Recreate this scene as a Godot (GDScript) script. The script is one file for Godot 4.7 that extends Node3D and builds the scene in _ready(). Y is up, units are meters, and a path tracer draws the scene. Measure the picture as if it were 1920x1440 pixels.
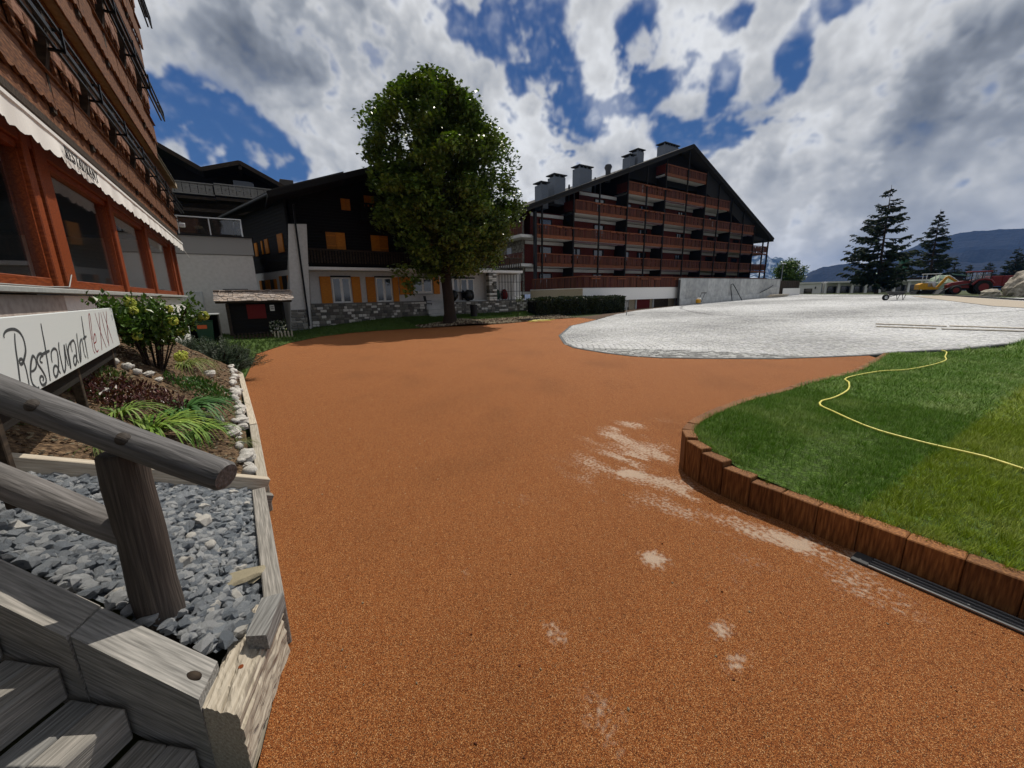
extends Node3D

var rng := RandomNumberGenerator.new()
var M := {}
var taken := {}
var boxes := {}
const UP := Vector3.UP
const FX := Basis(Vector3(0, 0, -1), Vector3(0, 1, 0), Vector3(1, 0, 0))   # local z looks along world +x

func rf(a: float, b: float) -> float:
	return rng.randf_range(a, b)

func V(x: float, y: float, z: float) -> Vector3:
	return Vector3(x, y, z)

class G:
	var v := PackedVector3Array()
	var n := PackedVector3Array()
	var t := PackedVector2Array()
	var c := PackedColorArray()
	var col := Color.WHITE
	func tri(a: Vector3, b: Vector3, d: Vector3) -> void:   # counter-clockwise seen from outside
		var m := (b - a).cross(d - a).normalized()
		for p: Vector3 in [a, d, b]:
			v.append(p); n.append(m); t.append(Vector2(p.x, p.z)); c.append(col)
	func tris(a: Vector3, b: Vector3, d: Vector3, na: Vector3, nb: Vector3, nd: Vector3) -> void:
		for q: Array in [[a, na], [d, nd], [b, nb]]:
			v.append(q[0]); n.append(q[1]); t.append(Vector2(q[0].x, q[0].z)); c.append(col)
	func quad(a: Vector3, b: Vector3, d: Vector3, e: Vector3) -> void:
		tri(a, b, d); tri(a, d, e)
	func hexa(p: Array) -> void:   # p[0..3] bottom ring, p[4..7] top ring, counter-clockwise from above
		quad(p[3], p[2], p[1], p[0]); quad(p[4], p[5], p[6], p[7])
		for i in 4:
			var j := (i + 1) % 4
			quad(p[i], p[j], p[4 + j], p[4 + i])
	func box(m: Vector3, s: Vector3, b := Basis.IDENTITY) -> void:
		var h := s / 2.0
		var p := []
		for y: float in [-h.y, h.y]:
			for q: Array in [[-h.x, h.z], [h.x, h.z], [h.x, -h.z], [-h.x, -h.z]]:
				p.append(m + b * Vector3(q[0], y, q[1]))
		hexa(p)
	func bbox(s: Vector3, e: float) -> void:   # bevelled box round the origin
		var h := s / 2.0
		var k := func(x: float, y: float, z: float, w: int) -> Vector3:
			return Vector3(x * (h.x - (0.0 if w == 0 else e)), y * (h.y - (0.0 if w == 1 else e)), z * (h.z - (0.0 if w == 2 else e)))
		for g: float in [-1.0, 1.0]:
			for a in 3:
				var q := []
				for o: Array in [[-1.0, -1.0], [1.0, -1.0], [1.0, 1.0], [-1.0, 1.0]]:
					var r := [0.0, 0.0, 0.0]
					r[a] = g; r[(a + 1) % 3] = o[0]; r[(a + 2) % 3] = o[1]
					q.append(k.call(r[0], r[1], r[2], a))
				if g > 0: quad(q[0], q[1], q[2], q[3])
				else: quad(q[3], q[2], q[1], q[0])
		for a in 3:
			for o: Array in [[-1.0, -1.0], [1.0, -1.0], [1.0, 1.0], [-1.0, 1.0]]:
				var r0 := [0.0, 0.0, 0.0]
				r0[(a + 1) % 3] = o[0]; r0[(a + 2) % 3] = o[1]
				var r1 := r0.duplicate()
				r0[a] = -1.0; r1[a] = 1.0
				var u: int = (a + 1) % 3
				var w: int = (a + 2) % 3
				var q := [k.call(r0[0], r0[1], r0[2], u), k.call(r1[0], r1[1], r1[2], u), k.call(r1[0], r1[1], r1[2], w), k.call(r0[0], r0[1], r0[2], w)]
				if o[0] * o[1] < 0: quad(q[0], q[1], q[2], q[3])
				else: quad(q[3], q[2], q[1], q[0])
		for x: float in [-1.0, 1.0]:
			for y: float in [-1.0, 1.0]:
				for z: float in [-1.0, 1.0]:
					if x * y * z > 0: tri(k.call(x, y, z, 0), k.call(x, y, z, 1), k.call(x, y, z, 2))
					else: tri(k.call(x, y, z, 0), k.call(x, y, z, 2), k.call(x, y, z, 1))
	func prism(poly: PackedVector2Array, d: float, f := Transform3D.IDENTITY) -> void:   # outline in local xy, thick along z
		var pl := poly
		if Geometry2D.is_polygon_clockwise(pl):
			pl = pl.duplicate(); pl.reverse()
		var ix := Geometry2D.triangulate_polygon(pl)
		for i in range(0, ix.size(), 3):
			var a := pl[ix[i]]
			var b := pl[ix[i + 1]]
			var e := pl[ix[i + 2]]
			if (b - a).cross(e - a) < 0:
				var s := b; b = e; e = s
			tri(f * Vector3(a.x, a.y, d / 2), f * Vector3(b.x, b.y, d / 2), f * Vector3(e.x, e.y, d / 2))
			tri(f * Vector3(a.x, a.y, -d / 2), f * Vector3(e.x, e.y, -d / 2), f * Vector3(b.x, b.y, -d / 2))
		for i in pl.size():
			var a := pl[i]
			var b := pl[(i + 1) % pl.size()]
			quad(f * Vector3(a.x, a.y, -d / 2), f * Vector3(b.x, b.y, -d / 2), f * Vector3(b.x, b.y, d / 2), f * Vector3(a.x, a.y, d / 2))
	func tube(pts: Array, rad: Array, k := 8, cap := true) -> void:
		var rings := []
		var nor := []
		var ref := Vector3.ZERO
		for i in pts.size():
			var d: Vector3 = (pts[mini(i + 1, pts.size() - 1)] - pts[maxi(i - 1, 0)]).normalized()
			if ref == Vector3.ZERO: ref = d.cross(Vector3.UP if absf(d.y) < 0.9 else Vector3.RIGHT).normalized()
			ref = (ref - d * ref.dot(d)).normalized()
			var s := d.cross(ref)
			var r := []
			var m := []
			for j in k:
				var an := TAU * j / k
				var o := ref * cos(an) + s * sin(an)
				m.append(o); r.append(pts[i] + o * rad[i])
			rings.append(r); nor.append(m)
		for i in pts.size() - 1:
			for j in k:
				var l := (j + 1) % k
				tris(rings[i][j], rings[i][l], rings[i + 1][l], nor[i][j], nor[i][l], nor[i + 1][l])
				tris(rings[i][j], rings[i + 1][l], rings[i + 1][j], nor[i][j], nor[i + 1][l], nor[i + 1][j])
		if cap:
			for j in k:
				var l := (j + 1) % k
				tri(pts[0], rings[0][l], rings[0][j])
				tri(pts[-1], rings[-1][j], rings[-1][l])
	func ball(m: Vector3, s: Vector3, a: int, b: int, jit: float, r: RandomNumberGenerator, smooth := false) -> void:
		var p := []
		for i in b + 1:
			var row := []
			var th := PI * i / b
			for j in a:
				var ph := TAU * (j + 0.5 * (i % 2)) / a
				var q := 1.0 + r.randf_range(-jit, jit)
				if (i == 0 or i == b) and j > 0: row.append(row[0])
				else: row.append(m + Vector3(sin(th) * cos(ph), cos(th), sin(th) * sin(ph)) * s * q)
			p.append(row)
		for i in b:
			for j in a:
				var l := (j + 1) % a
				if smooth:
					var e := func(x: Vector3) -> Vector3: return ((x - m) / s).normalized()
					if i > 0: tris(p[i][j], p[i][l], p[i + 1][l], e.call(p[i][j]), e.call(p[i][l]), e.call(p[i + 1][l]))
					if i < b - 1: tris(p[i][j], p[i + 1][l], p[i + 1][j], e.call(p[i][j]), e.call(p[i + 1][l]), e.call(p[i + 1][j]))
				else:
					if i > 0: tri(p[i][j], p[i][l], p[i + 1][l])
					if i < b - 1: tri(p[i][j], p[i + 1][l], p[i + 1][j])
	func mesh() -> ArrayMesh:
		var a := []
		a.resize(Mesh.ARRAY_MAX)
		a[Mesh.ARRAY_VERTEX] = v; a[Mesh.ARRAY_NORMAL] = n; a[Mesh.ARRAY_TEX_UV] = t; a[Mesh.ARRAY_COLOR] = c
		var m := ArrayMesh.new()
		m.add_surface_from_arrays(Mesh.PRIMITIVE_TRIANGLES, a)
		return m

func numbered(called: String) -> String:
	var k: int = taken.get(called, 0)
	taken[called] = k + 1
	return called if k == 0 else "%s_%03d" % [called, k]

func tag(o: Node3D, label: String, category: String, group := "", kind := "") -> Node3D:
	if label: o.set_meta("label", label)
	if category: o.set_meta("category", category)
	if group: o.set_meta("group", group)
	if kind: o.set_meta("kind", kind)
	return o

func thing(called: String, label: String, category: String, at := Vector3.ZERO, group := "") -> Node3D:
	var o := Node3D.new()
	o.name = numbered(called)
	add_child(o)
	o.position = at
	tag(o, label, category, group)
	return o

func put(parent: Node3D, called: String, mesh: Mesh, mat: Material, f := Transform3D.IDENTITY) -> MeshInstance3D:
	var o := MeshInstance3D.new()
	o.mesh = mesh
	o.material_override = mat
	o.transform = f
	if parent == self: o.name = numbered(called)
	else:
		var k: int = parent.get_meta("_n_" + called, 0)
		parent.set_meta("_n_" + called, k + 1)
		o.name = called if k == 0 else "%s_%03d" % [called, k]
	parent.add_child(o, true)
	return o

func struct(called: String, mesh: Mesh, mat: Material) -> MeshInstance3D:
	var o := put(self, called, mesh, mat)
	o.set_meta("kind", "structure")
	return o

func many(parent: Node3D, called: String, mesh: Mesh, mat: Material, xf: Array, cols: Array = []) -> MultiMeshInstance3D:
	var m := MultiMesh.new()
	m.transform_format = MultiMesh.TRANSFORM_3D
	m.use_colors = cols.size() > 0
	m.mesh = mesh
	m.instance_count = xf.size()
	for i in xf.size():
		m.set_instance_transform(i, xf[i])
		if cols.size(): m.set_instance_color(i, cols[i])
	var o := MultiMeshInstance3D.new()
	o.multimesh = m
	o.material_override = mat
	o.name = numbered(called) if parent == self else called
	parent.add_child(o, true)
	o.set_meta("kind", "stuff")
	return o

func bevelled(s: Vector3, e := 0.006) -> ArrayMesh:
	var key := "%.3f %.3f %.3f %.4f" % [s.x, s.y, s.z, e]
	if not boxes.has(key):
		var g := G.new()
		if e > 0: g.bbox(s, e)
		else: g.box(Vector3.ZERO, s)
		boxes[key] = g.mesh()
	return boxes[key]

func block(parent: Node3D, called: String, at: Vector3, s: Vector3, mat: Material, e := 0.006, b := Basis.IDENTITY) -> MeshInstance3D:
	return put(parent, called, bevelled(s, e), mat, Transform3D(b, at))

func along(a: Vector3, b: Vector3, up := Vector3.UP) -> Basis:
	var x := (b - a).normalized()
	var z := x.cross(up).normalized()
	return Basis(x, z.cross(x), z)

func plank(parent: Node3D, called: String, a: Vector3, b: Vector3, w: float, h: float, mat: Material, e := 0.006, up := Vector3.UP) -> MeshInstance3D:
	return put(parent, called, bevelled(V((b - a).length(), h, w), e), mat, Transform3D(along(a, b, up), (a + b) / 2))

func hexpart(parent: Node3D, called: String, p: Array, dir: Vector3, mat: Material) -> MeshInstance3D:
	var f := Transform3D(along(Vector3.ZERO, dir), (p[0] + p[6]) / 2)
	var i := f.affine_inverse()
	var q := []
	for x: Vector3 in p: q.append(i * x)
	var g := G.new()
	g.hexa(q)
	return put(parent, called, g.mesh(), mat, f)

func log_of(parent: Node3D, called: String, a: Vector3, b: Vector3, ra: float, rb: float, mat: Material, k := 14, wob := 0.0) -> MeshInstance3D:
	var g := G.new()
	var l := (b - a).length()
	var pts := []
	var rad := []
	for i in 9:
		var s := i / 8.0
		pts.append(V(l * (s - 0.5), rf(-wob, wob), rf(-wob, wob)))
		rad.append(lerpf(ra, rb, s) + rf(-wob, wob) * 0.5)
	pts.push_front(pts[0] - V(0.012, 0, 0)); rad.push_front(rad[0] * 0.86)
	pts.append(pts[-1] + V(0.012, 0, 0)); rad.append(rad[-1] * 0.86)
	g.tube(pts, rad, k)
	return put(parent, called, g.mesh(), mat, Transform3D(along(a, b, UP if absf((b - a).normalized().y) < 0.9 else Vector3.RIGHT), (a + b) / 2))

# ---------------------------------------------------------------- materials
func nt(sd: int, freq: float, stops: Array, oct := 4, kind := 0, size := 512, norm := true) -> NoiseTexture2D:
	var f := FastNoiseLite.new()
	f.seed = sd
	f.frequency = freq
	if kind == 2 or kind == 3:
		f.noise_type = FastNoiseLite.TYPE_CELLULAR
		f.cellular_return_type = FastNoiseLite.RETURN_CELL_VALUE if kind == 2 else FastNoiseLite.RETURN_DISTANCE
		f.fractal_type = FastNoiseLite.FRACTAL_NONE
	else:
		f.noise_type = FastNoiseLite.TYPE_SIMPLEX_SMOOTH
		f.fractal_octaves = oct
		if kind == 1: f.fractal_type = FastNoiseLite.FRACTAL_RIDGED
	var x := NoiseTexture2D.new()
	x.width = size; x.height = size
	x.seamless = kind < 2   # the blend of a seamless cell pattern would show as bands
	x.normalize = norm
	x.noise = f
	if stops.size():
		var g := Gradient.new()
		var o := PackedFloat32Array()
		var c := PackedColorArray()
		for i in stops.size() / 2:
			o.append(stops[2 * i]); c.append(Color(stops[2 * i + 1]))
		g.offsets = o; g.colors = c
		x.color_ramp = g
	return x

func mt(a: Variant, rough := 0.85, sc := Vector3.ONE, o := {}) -> StandardMaterial3D:
	var m := StandardMaterial3D.new()
	if a is Texture2D:
		m.albedo_texture = a
		m.albedo_color = Color(o.get("tint", "ffffff"))
	else: m.albedo_color = Color(a)
	m.roughness = rough
	m.metallic_specular = o.get("spec", 0.4)
	if o.get("uv", false) == false:
		m.uv1_triplanar = true
		m.uv1_world_triplanar = o.get("world", false)
		m.uv1_triplanar_sharpness = 8.0
	m.uv1_scale = sc
	m.uv1_offset = o.get("off", Vector3.ZERO)
	if o.has("bump"):
		m.heightmap_enabled = true
		m.heightmap_texture = o.bump
		m.heightmap_scale = o.get("bs", 0.5)
	m.metallic = o.get("metal", 0.0)
	if o.get("vc", false): m.vertex_color_use_as_albedo = true
	if o.has("back"):
		m.backlight_enabled = true
		m.backlight = Color(o.back)
	return m

func wood(cols: Array, sd: int, rough := 0.8, sc := V(0.45, 3.2, 3.2), bs := 0.25) -> Array:
	var x := nt(sd, 0.016, [0.0, cols[0], 0.3, cols[1], 0.55, cols[2], 0.8, cols[3], 1.0, cols[4]], 6)
	var b := nt(sd + 1, 0.02, [], 6)
	var out := []
	for i in 5:
		out.append(mt(x, rough, sc, {"bump": b, "bs": bs, "off": V(0.37 * i, 0.61 * i, 0.23 * i), "tint": Color.from_hsv(0.09, rf(0, 0.06), rf(0.8, 1.0))}))
	return out

func any(a: Array) -> Material:
	return a[rng.randi() % a.size()]

func materials() -> void:
	var fine := nt(3, 0.05, [], 5)
	var lump := nt(4, 0.012, [], 4)
	M.grey_wood = wood(["6a6a69", "7f7f7d", "90908e", "a09f9d", "b3b1ad"], 10, 0.8, V(0.35, 6, 6), 0.35)
	M.pale_wood = wood(["958d7e", "aaa294", "b6afa1", "c0b9ab", "cdc6b9"], 13, 0.85, V(0.35, 6, 6), 0.3)
	M.log_wood = wood(["4d4d4f", "5f5f61", "6c6c6e", "79797c", "8c8c8f"], 15, 0.65, V(0.3, 5, 5), 0.3)
	M.post_wood = wood(["2e2a28", "3f3a37", "4b4541", "57514c", "655f59"], 17, 0.75, V(0.25, 8, 8), 0.25)
	M.orange_wood = wood(["6a2d0d", "833a12", "95461a", "a25224", "b0622f"], 19, 0.55, V(0.5, 3.5, 3.5), 0.12)
	M.carved = wood(["3a2214", "55341f", "6b452b", "805737", "9a7050"], 21, 0.8, V(0.6, 3.0, 3.0), 0.3)
	M.pink_wood = wood(["6e4a3c", "865f4e", "96705e", "a5806e", "b8978a"], 22, 0.8, V(0.6, 3.0, 3.0), 0.2)
	M.sleeper = wood(["563619", "704826", "865a32", "996b3e", "b3864f"], 23, 0.8, V(0.5, 5.0, 5.0), 0.2)
	M.red_wood = wood(["2a0d08", "43150d", "561c12", "682518", "7a3222"], 25, 0.8, V(0.6, 2.0, 2.0), 0.2)
	M.fascia = wood(["552a14", "6a371c", "784223", "854d2a", "915935"], 27, 0.75, V(0.3, 2.0, 2.0), 0.1)
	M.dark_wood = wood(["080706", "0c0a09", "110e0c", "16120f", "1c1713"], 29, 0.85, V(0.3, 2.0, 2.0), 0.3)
	M.brown_wood = wood(["211a14", "2e251c", "3a3026", "463a2e", "52463a"], 31, 0.85, V(0.3, 2.0, 2.0), 0.3)
	M.shutter = wood(["a8640c", "b87010", "c27a14", "cb8419", "d38f22"], 33, 0.6, V(0.4, 2.5, 2.5), 0.1)
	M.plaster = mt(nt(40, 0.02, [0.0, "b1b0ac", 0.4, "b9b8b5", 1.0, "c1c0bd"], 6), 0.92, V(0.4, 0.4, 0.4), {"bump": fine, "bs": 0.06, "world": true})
	M.pink_plaster = mt(nt(41, 0.02, [0.0, "a2948c", 0.4, "b3a69e", 1.0, "c2b8b0"], 6), 0.92, V(0.6, 0.6, 0.6), {"bump": fine, "bs": 0.4, "world": true})
	M.white = mt(nt(42, 0.03, [0.0, "d2d1ce", 0.5, "dcdbd8", 1.0, "e4e3e0"], 5), 0.8, V(0.7, 0.7, 0.7), {"world": true})
	M.beige = mt(nt(43, 0.03, [0.0, "93866f", 0.5, "a39680", 1.0, "b0a48f"], 5), 0.9, V(0.5, 0.5, 0.5), {"world": true})
	M.concrete = mt(nt(44, 0.012, [0.0, "9b9d9e", 0.35, "a9abab", 0.6, "b3b5b4", 1.0, "c0c1c0"], 6), 0.8, V(0.2, 0.2, 0.2), {"bump": fine, "bs": 0.05, "world": true})
	M.sill = mt(nt(45, 0.03, [0.0, "8a8d8c", 1.0, "a3a6a4"], 5), 0.7, V(0.6, 0.6, 0.6), {"world": true})
	M.path = mt(nt(50, 0.24, [0.0, "371d0c", 0.2, "5d3216", 0.45, "844920", 0.7, "9a5c2e", 0.9, "b07845", 1.0, "d0ab7e"], 1, 2, 1024), 0.8, V(1.45, 1.45, 1), {"uv": true, "vc": true, "bump": nt(51, 0.24, [], 1, 3, 1024), "bs": 0.5, "spec": 0.3})
	M.sett = mt(nt(52, 0.03, [0.0, "95989b", 0.3, "b2b4b6", 0.6, "c3c5c7", 1.0, "d8d9da"], 6), 0.85, V(1.3, 1.3, 1.3), {"bump": fine, "bs": 0.6, "world": true, "vc": true})
	M.mortar = mt(nt(53, 0.05, [0.0, "777774", 0.5, "8f8f8c", 1.0, "a5a5a2"], 5), 0.95, V(0.8, 0.8, 0.8), {"bump": fine, "bs": 0.5, "world": true})
	M.dark_sett = mt(nt(54, 0.04, [0.0, "4a4c4e", 1.0, "6d6f70"], 5), 0.85, V(1.5, 1.5, 1.5), {"bump": fine, "bs": 0.5})
	M.sand = mt(nt(55, 0.05, [0.0, "8d8375", 0.5, "a3998b", 1.0, "b5ac9e"], 6), 0.95, V(0.5, 0.5, 0.5), {"bump": fine, "bs": 1.0, "world": true})
	M.soil = mt(nt(56, 0.035, [0.0, "2e2318", 0.35, "4a3a2a", 0.65, "66523d", 1.0, "8a7458"], 7), 0.95, V(1.1, 1.1, 1.1), {"bump": nt(57, 0.03, [], 7), "bs": 3.0, "world": true})
	M.mulch = mt(nt(58, 0.04, [0.0, "2c2019", 0.4, "473629", 0.7, "5d4a3a", 1.0, "75624e"], 7), 0.95, V(0.6, 0.6, 0.6), {"bump": lump, "bs": 4.0, "world": true})
	M.turf = mt(nt(59, 0.03, [0.0, "26330f", 0.4, "364a14", 0.7, "46601b", 1.0, "566c28"], 7), 0.9, V(0.7, 0.7, 0.7), {"bump": fine, "bs": 2.0, "world": true})
	M.land = mt(nt(60, 0.02, [0.0, "232c14", 0.5, "36411d", 1.0, "4a4a2a"], 7), 0.95, V(0.08, 0.08, 0.08), {"world": true})
	M.blade = mt("ffffff", 0.55, Vector3.ONE, {"vc": true, "back": "6a6a20", "spec": 0.35})
	M.leaf = mt("ffffff", 0.36, Vector3.ONE, {"vc": true, "back": "8a9a30", "spec": 0.4})
	M.needle = mt("ffffff", 0.8, Vector3.ONE, {"vc": true, "spec": 0.2})
	M.tint = mt("ffffff", 0.85, Vector3.ONE, {"vc": true})
	M.bark = mt(nt(61, 0.03, [0.0, "1d1713", 0.5, "3a2f27", 1.0, "5a4c40"], 6), 0.95, V(2.2, 0.8, 2.2), {"bump": nt(62, 0.03, [], 6, 1), "bs": 4.0})
	M.slate = []
	for i in 4:
		M.slate.append(mt(nt(63 + i, 0.02, [0.0, ["3d444c", "5b626a", "787d82", "2c3136"][i], 0.45, ["6a727b", "888f96", "a7abae", "4c5259"][i], 0.8, ["8f979f", "a9aeb4", "c8cacb", "676d74"][i], 0.93, "b9bcbc", 1.0, "d6d6d2"], 6), 0.5, V(3.5, 3.5, 3.5), {"bump": fine, "bs": 0.5, "spec": 0.5, "world": i == 3}))
	M.white_stone = mt(nt(68, 0.03, [0.0, "b3afa6", 0.4, "d3d0c9", 1.0, "e6e4df"], 6), 0.75, V(3, 3, 3), {"bump": fine, "bs": 0.6})
	M.tan_stone = mt(nt(69, 0.03, [0.0, "8a8068", 0.5, "aaa086", 1.0, "c4bba4"], 6), 0.8, V(3, 3, 3), {"bump": fine, "bs": 0.6})
	M.masonry = []
	for q: Array in [["4c4c4a", "646461"], ["5b5955", "777570"], ["6b6964", "858279"], ["82807a", "a19e97"], ["b9b7b1", "d6d4cf"], ["575350", "6f6a64"]]:
		M.masonry.append(mt(nt(70 + M.masonry.size(), 0.03, [0.0, q[0], 1.0, q[1]], 6), 0.9, V(1.6, 1.6, 1.6), {"bump": fine, "bs": 1.0, "world": true}))
	M.joint = mt("5a5852", 0.95)
	M.boulder = mt(nt(77, 0.012, [0.0, "6d675d", 0.4, "8f887c", 0.7, "a59e92", 1.0, "c1bbb0"], 7), 0.9, V(0.35, 0.35, 0.35), {"bump": lump, "bs": 8.0})
	M.rough_stone = mt(nt(78, 0.05, [0.0, "4d4a42", 0.4, "676259", 0.7, "7d776c", 1.0, "928b7f"], 5, 2, 256), 0.9, V(0.4, 0.4, 0.4), {"world": true})
	M.black = mt("121212", 0.5)
	M.iron = mt("1b1b1c", 0.45, Vector3.ONE, {"metal": 0.6})
	M.dark_grey = mt("3c3e40", 0.6)
	M.steel = mt("8d9094", 0.4, Vector3.ONE, {"metal": 0.8})
	M.alu = mt("c3c6c8", 0.4, Vector3.ONE, {"metal": 0.6})
	M.rubber = mt("161616", 0.9)
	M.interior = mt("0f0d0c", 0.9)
	M.grey_paint = mt("5b5d5f", 0.7)
	M.red_paint = mt("681418", 0.5)
	M.tractor_red = mt("65171a", 0.4)
	M.yellow = mt("b5851c", 0.5)
	M.dark_red = mt("5f1210", 0.8)
	M.roof = mt(nt(80, 0.05, [0.0, "171615", 0.5, "24211f", 1.0, "34302c"], 4), 0.85, V(0.5, 0.5, 0.5), {"world": true})
	M.shingle = wood(["6a5f58", "8d827b", "a89e97", "bcb3ad", "d0c9c4"], 81, 0.85, V(3, 3, 0.8), 0.4)
	M.chimney = mt(nt(83, 0.03, [0.0, "5a6068", 1.0, "79808a"], 4), 0.75, V(0.5, 0.5, 0.5), {"world": true})
	M.forest = mt(nt(84, 0.03, [0.0, "05090c", 0.5, "080d12", 1.0, "0d1418"], 7), 1.0, V(0.004, 0.004, 0.004), {"world": true, "bump": lump, "bs": 200.0})  # cloud shade on the mountains is painted into this near-black forest colour
	M.snowy = mt(nt(85, 0.02, [0.0, "232b26", 0.5, "3b423f", 0.62, "8d959a", 1.0, "c9ced2"], 7), 1.0, V(0.0016, 0.0016, 0.0016), {"world": true})
	M.hose = mt("d8cf6a", 0.45)
	M.board = mt("c6cdce", 0.55)
	M.ink = mt("3d4245", 0.7)
	M.red_ink = mt("7c1620", 0.7)
	M.fabric = mt("dedcd8", 0.9, Vector3.ONE, {"back": "606060"})
	M.curtain = mt("8f8b84", 0.9)
	M.white_frame = mt("cfcfcc", 0.5)
	M.valve = mt("0b3322", 0.5)
	M.flower = mt("ffffff", 0.75, Vector3.ONE, {"vc": true, "back": "505020"})
	M.copper = mt("b06038", 0.35, Vector3.ONE, {"metal": 0.9})
	var gl := StandardMaterial3D.new()
	gl.transparency = BaseMaterial3D.TRANSPARENCY_ALPHA
	gl.albedo_color = Color(0.25, 0.28, 0.3, 0.05)
	gl.roughness = 0.03
	M.glass = gl
	var dg := StandardMaterial3D.new()
	dg.albedo_color = Color("15191c")
	dg.roughness = 0.06
	dg.metallic_specular = 0.7
	M.dark_glass = dg

# ---------------------------------------------------------------- sky
func soft(a: float, b: float, x: float) -> float:
	var t := clampf((x - a) / (b - a), 0.0, 1.0)
	return t * t * (3.0 - 2.0 * t)

func spots(s: String) -> Array:   # "x y z radius ..." in thousandths
	var out := []
	for q in s.split(","):
		var w := q.strip_edges().split_floats(" ")
		out.append([V(w[0], w[1], w[2]).normalized(), w[3] / 1000.0])
	return out

func sky_image() -> Image:
	var W := 2048
	var H := 1024
	var n1 := FastNoiseLite.new()
	n1.seed = 11; n1.frequency = 0.55; n1.fractal_octaves = 6; n1.fractal_gain = 0.55
	var n2 := FastNoiseLite.new()
	n2.seed = 5; n2.frequency = 0.9; n2.fractal_octaves = 5
	var n3 := FastNoiseLite.new()
	n3.seed = 23; n3.frequency = 2.6; n3.fractal_octaves = 6; n3.fractal_gain = 0.58
	var n4 := FastNoiseLite.new()
	n4.seed = 41; n4.frequency = 7.0; n4.fractal_octaves = 6; n4.fractal_gain = 0.55
	var blue := spots("-8 309 -951 75,-55 315 -948 62,44 281 -959 55,96 275 -957 30,413 506 -757 62,489 477 -730 64,554 454 -698 44,595 400 -698 40,520 508 -687 52,530 419 -737 34,660 474 -583 34,688 431 -584 40,709 385 -591 32,608 349 -713 31,636 323 -701 27,746 319 -584 40,790 302 -534 45,825 301 -478 38,843 320 -431 28,839 373 -396 26,832 393 -391 20,790 373 -487 23,772 460 -439 24,832 435 -344 14")
	var dark := spots("963 175 -203 164,954 94 -284 87,939 306 -156 83,137 435 -890 86,278 454 -847 60,28 433 -901 71,883 214 -418 62,804 252 -538 55,962 223 -160 96,914 318 -252 50")
	var pale := spots("640 425 -640 73,679 375 -632 64,378 508 -774 49,551 370 -748 78,890 251 -380 69,529 289 -798 71,-18 251 -968 49,702 459 -544 58,883 369 -289 51,901 287 -325 55,755 279 -594 67,982 137 -128 28,944 60 -324 51,758 427 -494 58")
	var fwd := V(0.53, 0.25, -0.81).normalized()
	var rows := []
	rows.resize(H)
	var line := func(r: int) -> void:
		var out := PackedFloat32Array()
		out.resize(W * 4)
		var el := (0.5 - (r + 0.5) / H) * PI
		if r > H / 2 + 2:
			for i in W:
				out[4 * i] = 0.12; out[4 * i + 1] = 0.11; out[4 * i + 2] = 0.09; out[4 * i + 3] = 1.0
			rows[r] = out
			return
		var y := maxf(sin(el), 0.0)
		for i in W:
			var ph := ((i + 0.5) / W - 0.25) * TAU
			var d := Vector3(cos(ph) * cos(el), sin(el), sin(ph) * cos(el))
			var p := Vector3(d.x, 0.35, d.z) / (y + 0.16)
			var w := n2.get_noise_3dv(p)
			var q := p + Vector3(w, 0.3 * w, -w) * 0.5
			var base := n1.get_noise_3dv(q)
			var lump := n4.get_noise_3dv(d + Vector3(w, base, -w) * 0.05)
			var tiny := n4.get_noise_3dv((d + Vector3(lump, -lump, w) * 0.03) * 2.6)
			var fine := 0.3 * soft(0.05, 0.4, y) * n3.get_noise_3dv(q + Vector3(7, 0, 3)) + 0.6 * lump + 0.4 * tiny
			var nb := 0.0
			var nd := 0.0
			var np := 0.0
			if d.dot(fwd) > 0.45:
				var dd := (d + Vector3(lump + w, fine - base, base - lump) * 0.04).normalized()
				for s: Array in blue:
					var e: float = (1.0 - dd.dot(s[0])) * 2.0 / (s[1] * s[1])
					if e < 8.0: nb += exp(-e * 0.62)
				for s: Array in dark:
					var e: float = (1.0 - dd.dot(s[0])) * 2.0 / (s[1] * s[1])
					if e < 6.0: nd += exp(-e)
				for s: Array in pale:
					var e: float = (1.0 - dd.dot(s[0])) * 2.0 / (s[1] * s[1])
					if e < 6.0: np += exp(-e)
				nb = soft(0.1, 1.25, minf(nb, 1.15) * 0.9 + 2.4 * fine + 0.2 * base + 0.04)
			else:
				nb = soft(0.12, 0.4, n1.get_noise_3dv(q * 0.7 + Vector3(40, 0, 0))) * 0.7
				nd = soft(0.0, 0.4, n1.get_noise_3dv(q * 0.6 + Vector3(0, 0, 50)))
			var cov := 1.0 + 0.3 * base + 0.3 * fine - 0.95 * nb
			cov += (1.0 - soft(0.0, 0.16, y)) * 0.4
			var a := soft(0.12, 0.85, cov + 0.4 * fine)
			var thick := soft(0.6, 1.35, cov)
			var lum := 0.44 + 0.2 * base * soft(0.0, 0.3, y) + 0.58 * fine + 0.06 * w + 0.15 * minf(np, 1.2) - 0.3 * minf(nd, 1.2) + 0.13 * (1.0 - thick)
			var least := lerpf(0.27, 0.115, soft(0.15, 0.3, y))   # the cloud base brightens towards the horizon
			lum = least + (0.735 - least) * soft(-0.22, 1.0, lum)
			var k := soft(0.1, 0.55, lum)
			var b := soft(0.0, 0.7, y)
			out[4 * i] = lerpf(lerpf(0.06, 0.02, b), lum * lerpf(0.86, 0.98, k), a)
			out[4 * i + 1] = lerpf(lerpf(0.135, 0.062, b), lum * lerpf(0.97, 1.0, k), a)
			out[4 * i + 2] = lerpf(lerpf(0.30, 0.20, b), lum * lerpf(1.16, 1.03, k), a)
			out[4 * i + 3] = 1.0
		rows[r] = out
	var task := WorkerThreadPool.add_group_task(line, H)
	WorkerThreadPool.wait_for_group_task_completion(task)
	var all := PackedFloat32Array()
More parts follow.
